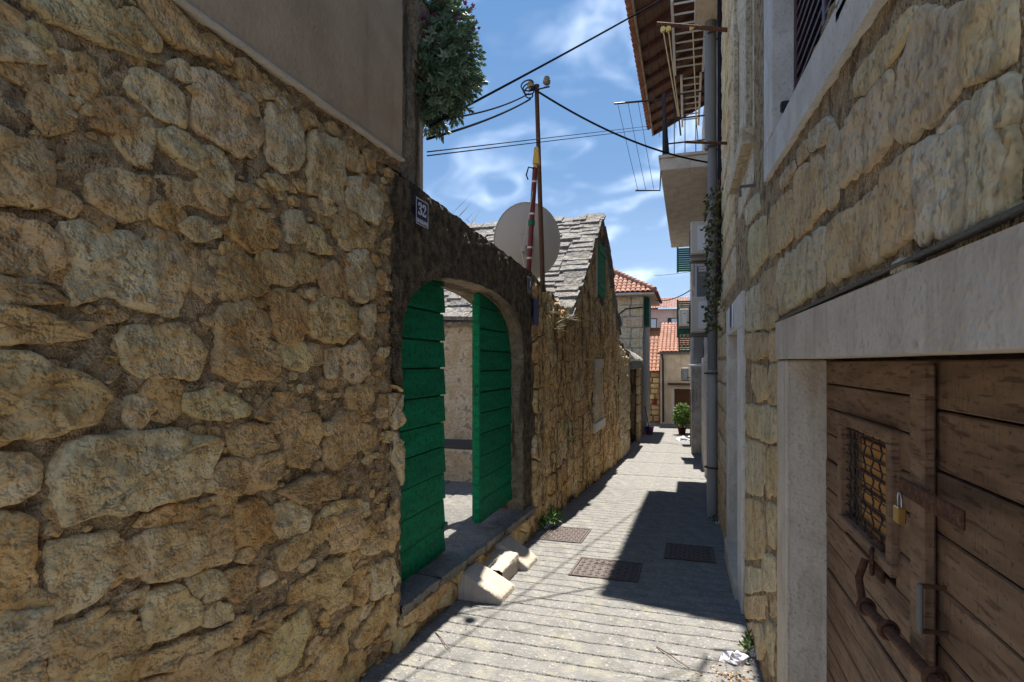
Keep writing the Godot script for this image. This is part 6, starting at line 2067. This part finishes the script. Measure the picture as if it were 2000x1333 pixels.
		face(st, [c - x, c - z, c + x, c + z], c - Vector3(0, 1, 0))
		face(st, [c - x, c - z + Vector3(0, 0.002, 0), c + x, c + z - Vector3(0, 0.004, 0)], c + Vector3(0, 1, 0))
	var li := obj("leaf_litter", st, M.litter)
	tag(li, "scattered brown leaf litter and grit along the foot of the walls", "litter")
	li.set_meta("kind", "stuff")

func crumple(r: float, h: float, sd: int) -> SurfaceTool:
	var st := new_st()
	var at := func(i: int, j: int) -> Vector3:
		var a := TAU * (i % 11) / 11.0
		var e := PI * 0.5 * j / 5.0
		var k := 1.0 + nz2.get_noise_3d((i % 11) * 3.3, j * 2.7, sd * 11.0) * 0.7
		return Vector3(cos(a) * cos(e) * r * k, maxf(0.0, sin(e) * h * k), sin(a) * cos(e) * r * k)
	for i in 11:
		for j in 5:
			face(st, [at.call(i, j), at.call(i + 1, j), at.call(i + 1, j + 1), at.call(i, j + 1)] if j < 4 else [at.call(i, j), at.call(i + 1, j), Vector3(0, h, 0)], Vector3(0, h * 0.2, 0))
	return st

# ---------------------------------------------------------------- plants
func leaf(st: SurfaceTool, o: Vector3, dir: Vector3, up: Vector3, length: float, width: float) -> void:
	var side := dir.cross(up).normalized() * width * 0.5
	var n := side.cross(dir).normalized()
	var a := o
	var b := o + dir * length * 0.45 + side + n * width * 0.15
	var c := o + dir * length
	var d := o + dir * length * 0.45 - side + n * width * 0.15
	var m := o + dir * length * 0.5
	for q in [[a, m, b], [m, c, b], [a, d, m], [m, d, c]]:
		st.add_vertex(q[0]); st.add_vertex(q[1]); st.add_vertex(q[2])

func rand_dir() -> Vector3:
	return Vector3(rng.randfn(), rng.randfn(), rng.randfn()).normalized()

func sprig(st: SurfaceTool, o: Vector3, dir: Vector3, length: float, n: int, size: float, c: Color) -> void:
	var side := dir.cross(Vector3(0.3, 1, 0.2)).normalized()
	var up := side.cross(dir).normalized()
	for i in n:
		var f := float(i) / n
		var a := i * 2.4
		var out := (side * cos(a) + up * sin(a))
		var k := rng.randf_range(0.75, 1.2)
		st.set_color(Color(c.r * k, c.g * k, c.b * k))
		leaf(st, o + dir * length * f, (out * (1.1 - 0.6 * f) + dir * (0.5 + f)).normalized(), dir, size * rng.randf_range(0.7, 1.15) * (1.0 - 0.35 * f), size * 0.30)

func plants() -> void:
	# planter on the corner of the left house, overflowing
	var p := thing("planter_box", "weathered planter trough on the upper corner of the left house", "planter", V(-1.98, 3.95, 4.12))
	var st := new_st()
	hexa(st, [Vector3(-0.5, 0.0, 0.30), Vector3(0.06, 0.0, 0.30), Vector3(0.06, 0.0, -0.16), Vector3(-0.5, 0.0, -0.16), Vector3(-0.5, 0.42, 0.42), Vector3(0.11, 0.42, 0.42), Vector3(0.11, 0.42, -0.24), Vector3(-0.5, 0.42, -0.24)])
	obj("trough", st, M.brown_render, p)
	block("ledge", Vector3(-0.5, -0.07, -0.2), Vector3(0.05, -0.005, 0.33), M.brown_render, p, 0.01)
	var b := thing("trailing_plant", "bushy grey-green plant with purple flowers spilling over the left house's corner", "plant", V(-2.02, 4.33, 4.15))
	st = new_st(true)
	var fl := new_st()
	for i in 1500:
		var d := rand_dir()
		var r := pow(rng.randf(), 0.4)
		var c := Vector3(0.03, -0.22, 0.02) + Vector3(d.x * 0.31, d.y * 0.56, d.z * 0.27) * r
		c.x += clampf(0.12 - absf(c.y + 0.3) * 0.2, -0.1, 0.15)
		if nz2.get_noise_3d(c.x * 7.0, c.y * 7.0, c.z * 7.0) < -0.16:
			continue
		var g := rng.randf()
		var col := Color(0.12, 0.20, 0.11).lerp(Color(0.34, 0.43, 0.30), g * g)
		sprig(st, c, (d + Vector3(0, -0.15, 0) + rand_dir() * 0.4).normalized(), rng.randf_range(0.05, 0.10), 14, 0.07, col)
	for i in 170:
		var d := rand_dir()
		var c := Vector3(0.12, 0.05, 0.03) + Vector3(d.x * 0.30, d.y * 0.40, d.z * 0.28) * rng.randf_range(0.85, 1.12)
		for k in 5:
			fl.set_color(Color(0.22, 0.03, 0.14).lerp(Color(0.42, 0.10, 0.28), rng.randf()))
			leaf(fl, c, (d + rand_dir() * 0.8).normalized(), rand_dir(), 0.038, 0.02)
	obj("foliage", st, M.leaf, b)
	obj("flowers", fl, M.petal, b)
	st = new_st()
	for i in 14:
		tube(st, [Vector3(-0.05, 0.05, 0), Vector3(rng.randf_range(-0.1, 0.2), -0.25, rng.randf_range(-0.15, 0.15)), Vector3(rng.randf_range(-0.1, 0.25), rng.randf_range(-0.85, -0.4), rng.randf_range(-0.2, 0.2))], 0.007, 5)
	obj("stems", st, M.rust, b)

	# weeds at wall feet and on wall tops: [t, y, s, size, n, length, colour, label]
	var weeds := [
		[-1.80, gy(7.3), 7.35, 0.15, 46, 0.13, Color(0.09, 0.19, 0.035), "leafy green weed growing at the foot of the wall behind the rusty cover"],
		[-1.83, gy(7.9), 7.85, 0.13, 40, 0.12, Color(0.10, 0.22, 0.03), "taller bright weed against the wall, just beyond the leafy weed"],
		[0.42, gy(4.15), 4.15, 0.09, 40, 0.08, Color(0.075, 0.12, 0.03), "small green weed at the foot of the right wall beside the paper"],
		[-1.86, 0.35, 9.3, 0.10, 20, 0.08, Color(0.06, 0.11, 0.02), "mossy tuft clinging to the slab-roofed house's wall"],
		[-2.62, 3.0, 5.55, 0.07, 14, 0.08, Color(0.10, 0.22, 0.04), "green sprout behind the top of the gate wall"],
		[0.40, gy(8.4), 8.5, 0.08, 16, 0.07, Color(0.05, 0.08, 0.02), "dark weed by the drainpipe's foot"],
	]
	for w in weeds:
		var o := thing("weed", w[7], "weed", V(w[0], w[1], w[2]), 0, "weeds on walls and road edges")
		st = new_st(true)
		var stems := new_st()
		for i in w[4]:
			var a := rng.randf() * TAU
			var d := Vector3(cos(a) * 0.8, rng.randf_range(0.5, 1.6), sin(a) * 0.8).normalized()
			var l: float = w[3] * rng.randf_range(0.5, 1.4)
			var c: Color = w[6]
			st.set_color(Color(c.r, c.g, c.b))
			sprig(st, d * l, (d + rand_dir() * 0.5).normalized(), l * 0.35, 5, w[5] * rng.randf_range(0.4, 0.8), c * rng.randf_range(0.7, 1.4))
			if i % 3 == 0:
				tube(stems, [Vector3(0, -0.02, 0), d * l * 0.6 + Vector3(0, 0.01, 0), d * l * 1.1], 0.003, 4, -1.0, false)
		obj("leaves", st, M.leaf, o)
		obj("stalks", stems, M.leaf, o)
	# dry grass on the broken wall top
	for k in [[7.45, 2.42, "straw-dry grass tuft hanging beside the pole"], [8.3, 2.25, "pale dry grass tuft on the low wall before the slab roof"], [8.8, 2.42, "dry tuft at the wall top nearest the slab roof"], [4.55, 2.9, "single dry stalks on top of the gate wall"]]:
		var o := thing("dry_grass", k[2], "grass", V(-1.86, k[1], k[0]), 0, "dry tufts on the wall top")
		st = new_st()
		for i in (90 if k[0] > 5.0 else 12):
			var a := rng.randf() * TAU
			var d := Vector3(cos(a) * 0.7 + 0.25, rng.randf_range(-0.2, 1.5), sin(a) * 0.9).normalized()
			var l := rng.randf_range(0.1, 0.30)
			st.set_color(Color(0.33, 0.26, 0.16).lerp(Color(0.20, 0.18, 0.07), rng.randf()))
			leaf(st, Vector3(rng.randf_range(-0.05, 0.04), rng.randf_range(-0.05, 0.05), rng.randf_range(-0.22, 0.22)), d, Vector3(0.2, 0.5, 0.4), l, 0.008)
		obj("blades", st, M.leaf, o)
	# hanging creeper on the right wall
	var iv := thing("creeper", "dark green creeper hanging on the right wall above the pale doorway", "plant", V(0.40, 2.5, 7.9))
	st = new_st(true)
	for i in 420:
		var v := rng.randf_range(-0.35, 1.5)
		var w := 0.22 * (1.0 - smoothstep(0.2, 1.5, v) * 0.75)
		st.set_color(Color(0.035, 0.055, 0.018).lerp(Color(0.11, 0.10, 0.035), rng.randf()))
		leaf(st, Vector3(rng.randf_range(-0.17, 0.03), v, rng.randfn(0, w)), (rand_dir() + Vector3(-0.5, -0.8, 0)).normalized(), rand_dir(), rng.randf_range(0.04, 0.085), 0.045)
	obj("leaves", st, M.leaf, iv)
	bar("stem", [Vector3(0, 1.6, 0), Vector3(-0.04, 0.8, 0.05), Vector3(-0.05, -0.2, 0)], 0.01, M.rust, iv, 5)
	# potted bush near the end
	var bu := thing("potted_bush", "light green leafy bush in a pot near the far right corner", "bush", V(-0.24, gy(27.0), 27.0))
	st = new_st(true)
	for i in 420:
		var d := rand_dir()
		var c := Vector3(0, 0.85, 0) + Vector3(d.x * 0.40, d.y * 0.55, d.z * 0.4) * pow(rng.randf(), 0.45)
		sprig(st, c, (d + Vector3(0, 0.4, 0)).normalized(), 0.08, 7, 0.11, Color(0.10, 0.20, 0.03).lerp(Color(0.22, 0.33, 0.07), rng.randf()))
	obj("foliage", st, M.leaf, bu)
	bar("trunk", [Vector3(0, 0.2, 0), Vector3(0.03, 0.8, 0.02)], 0.03, M.rust, bu, 6)
	bar("pot", [Vector3(0, 0, 0), Vector3(0, 0.32, 0)], 0.14, M.terracotta, bu, 14, 0.2)
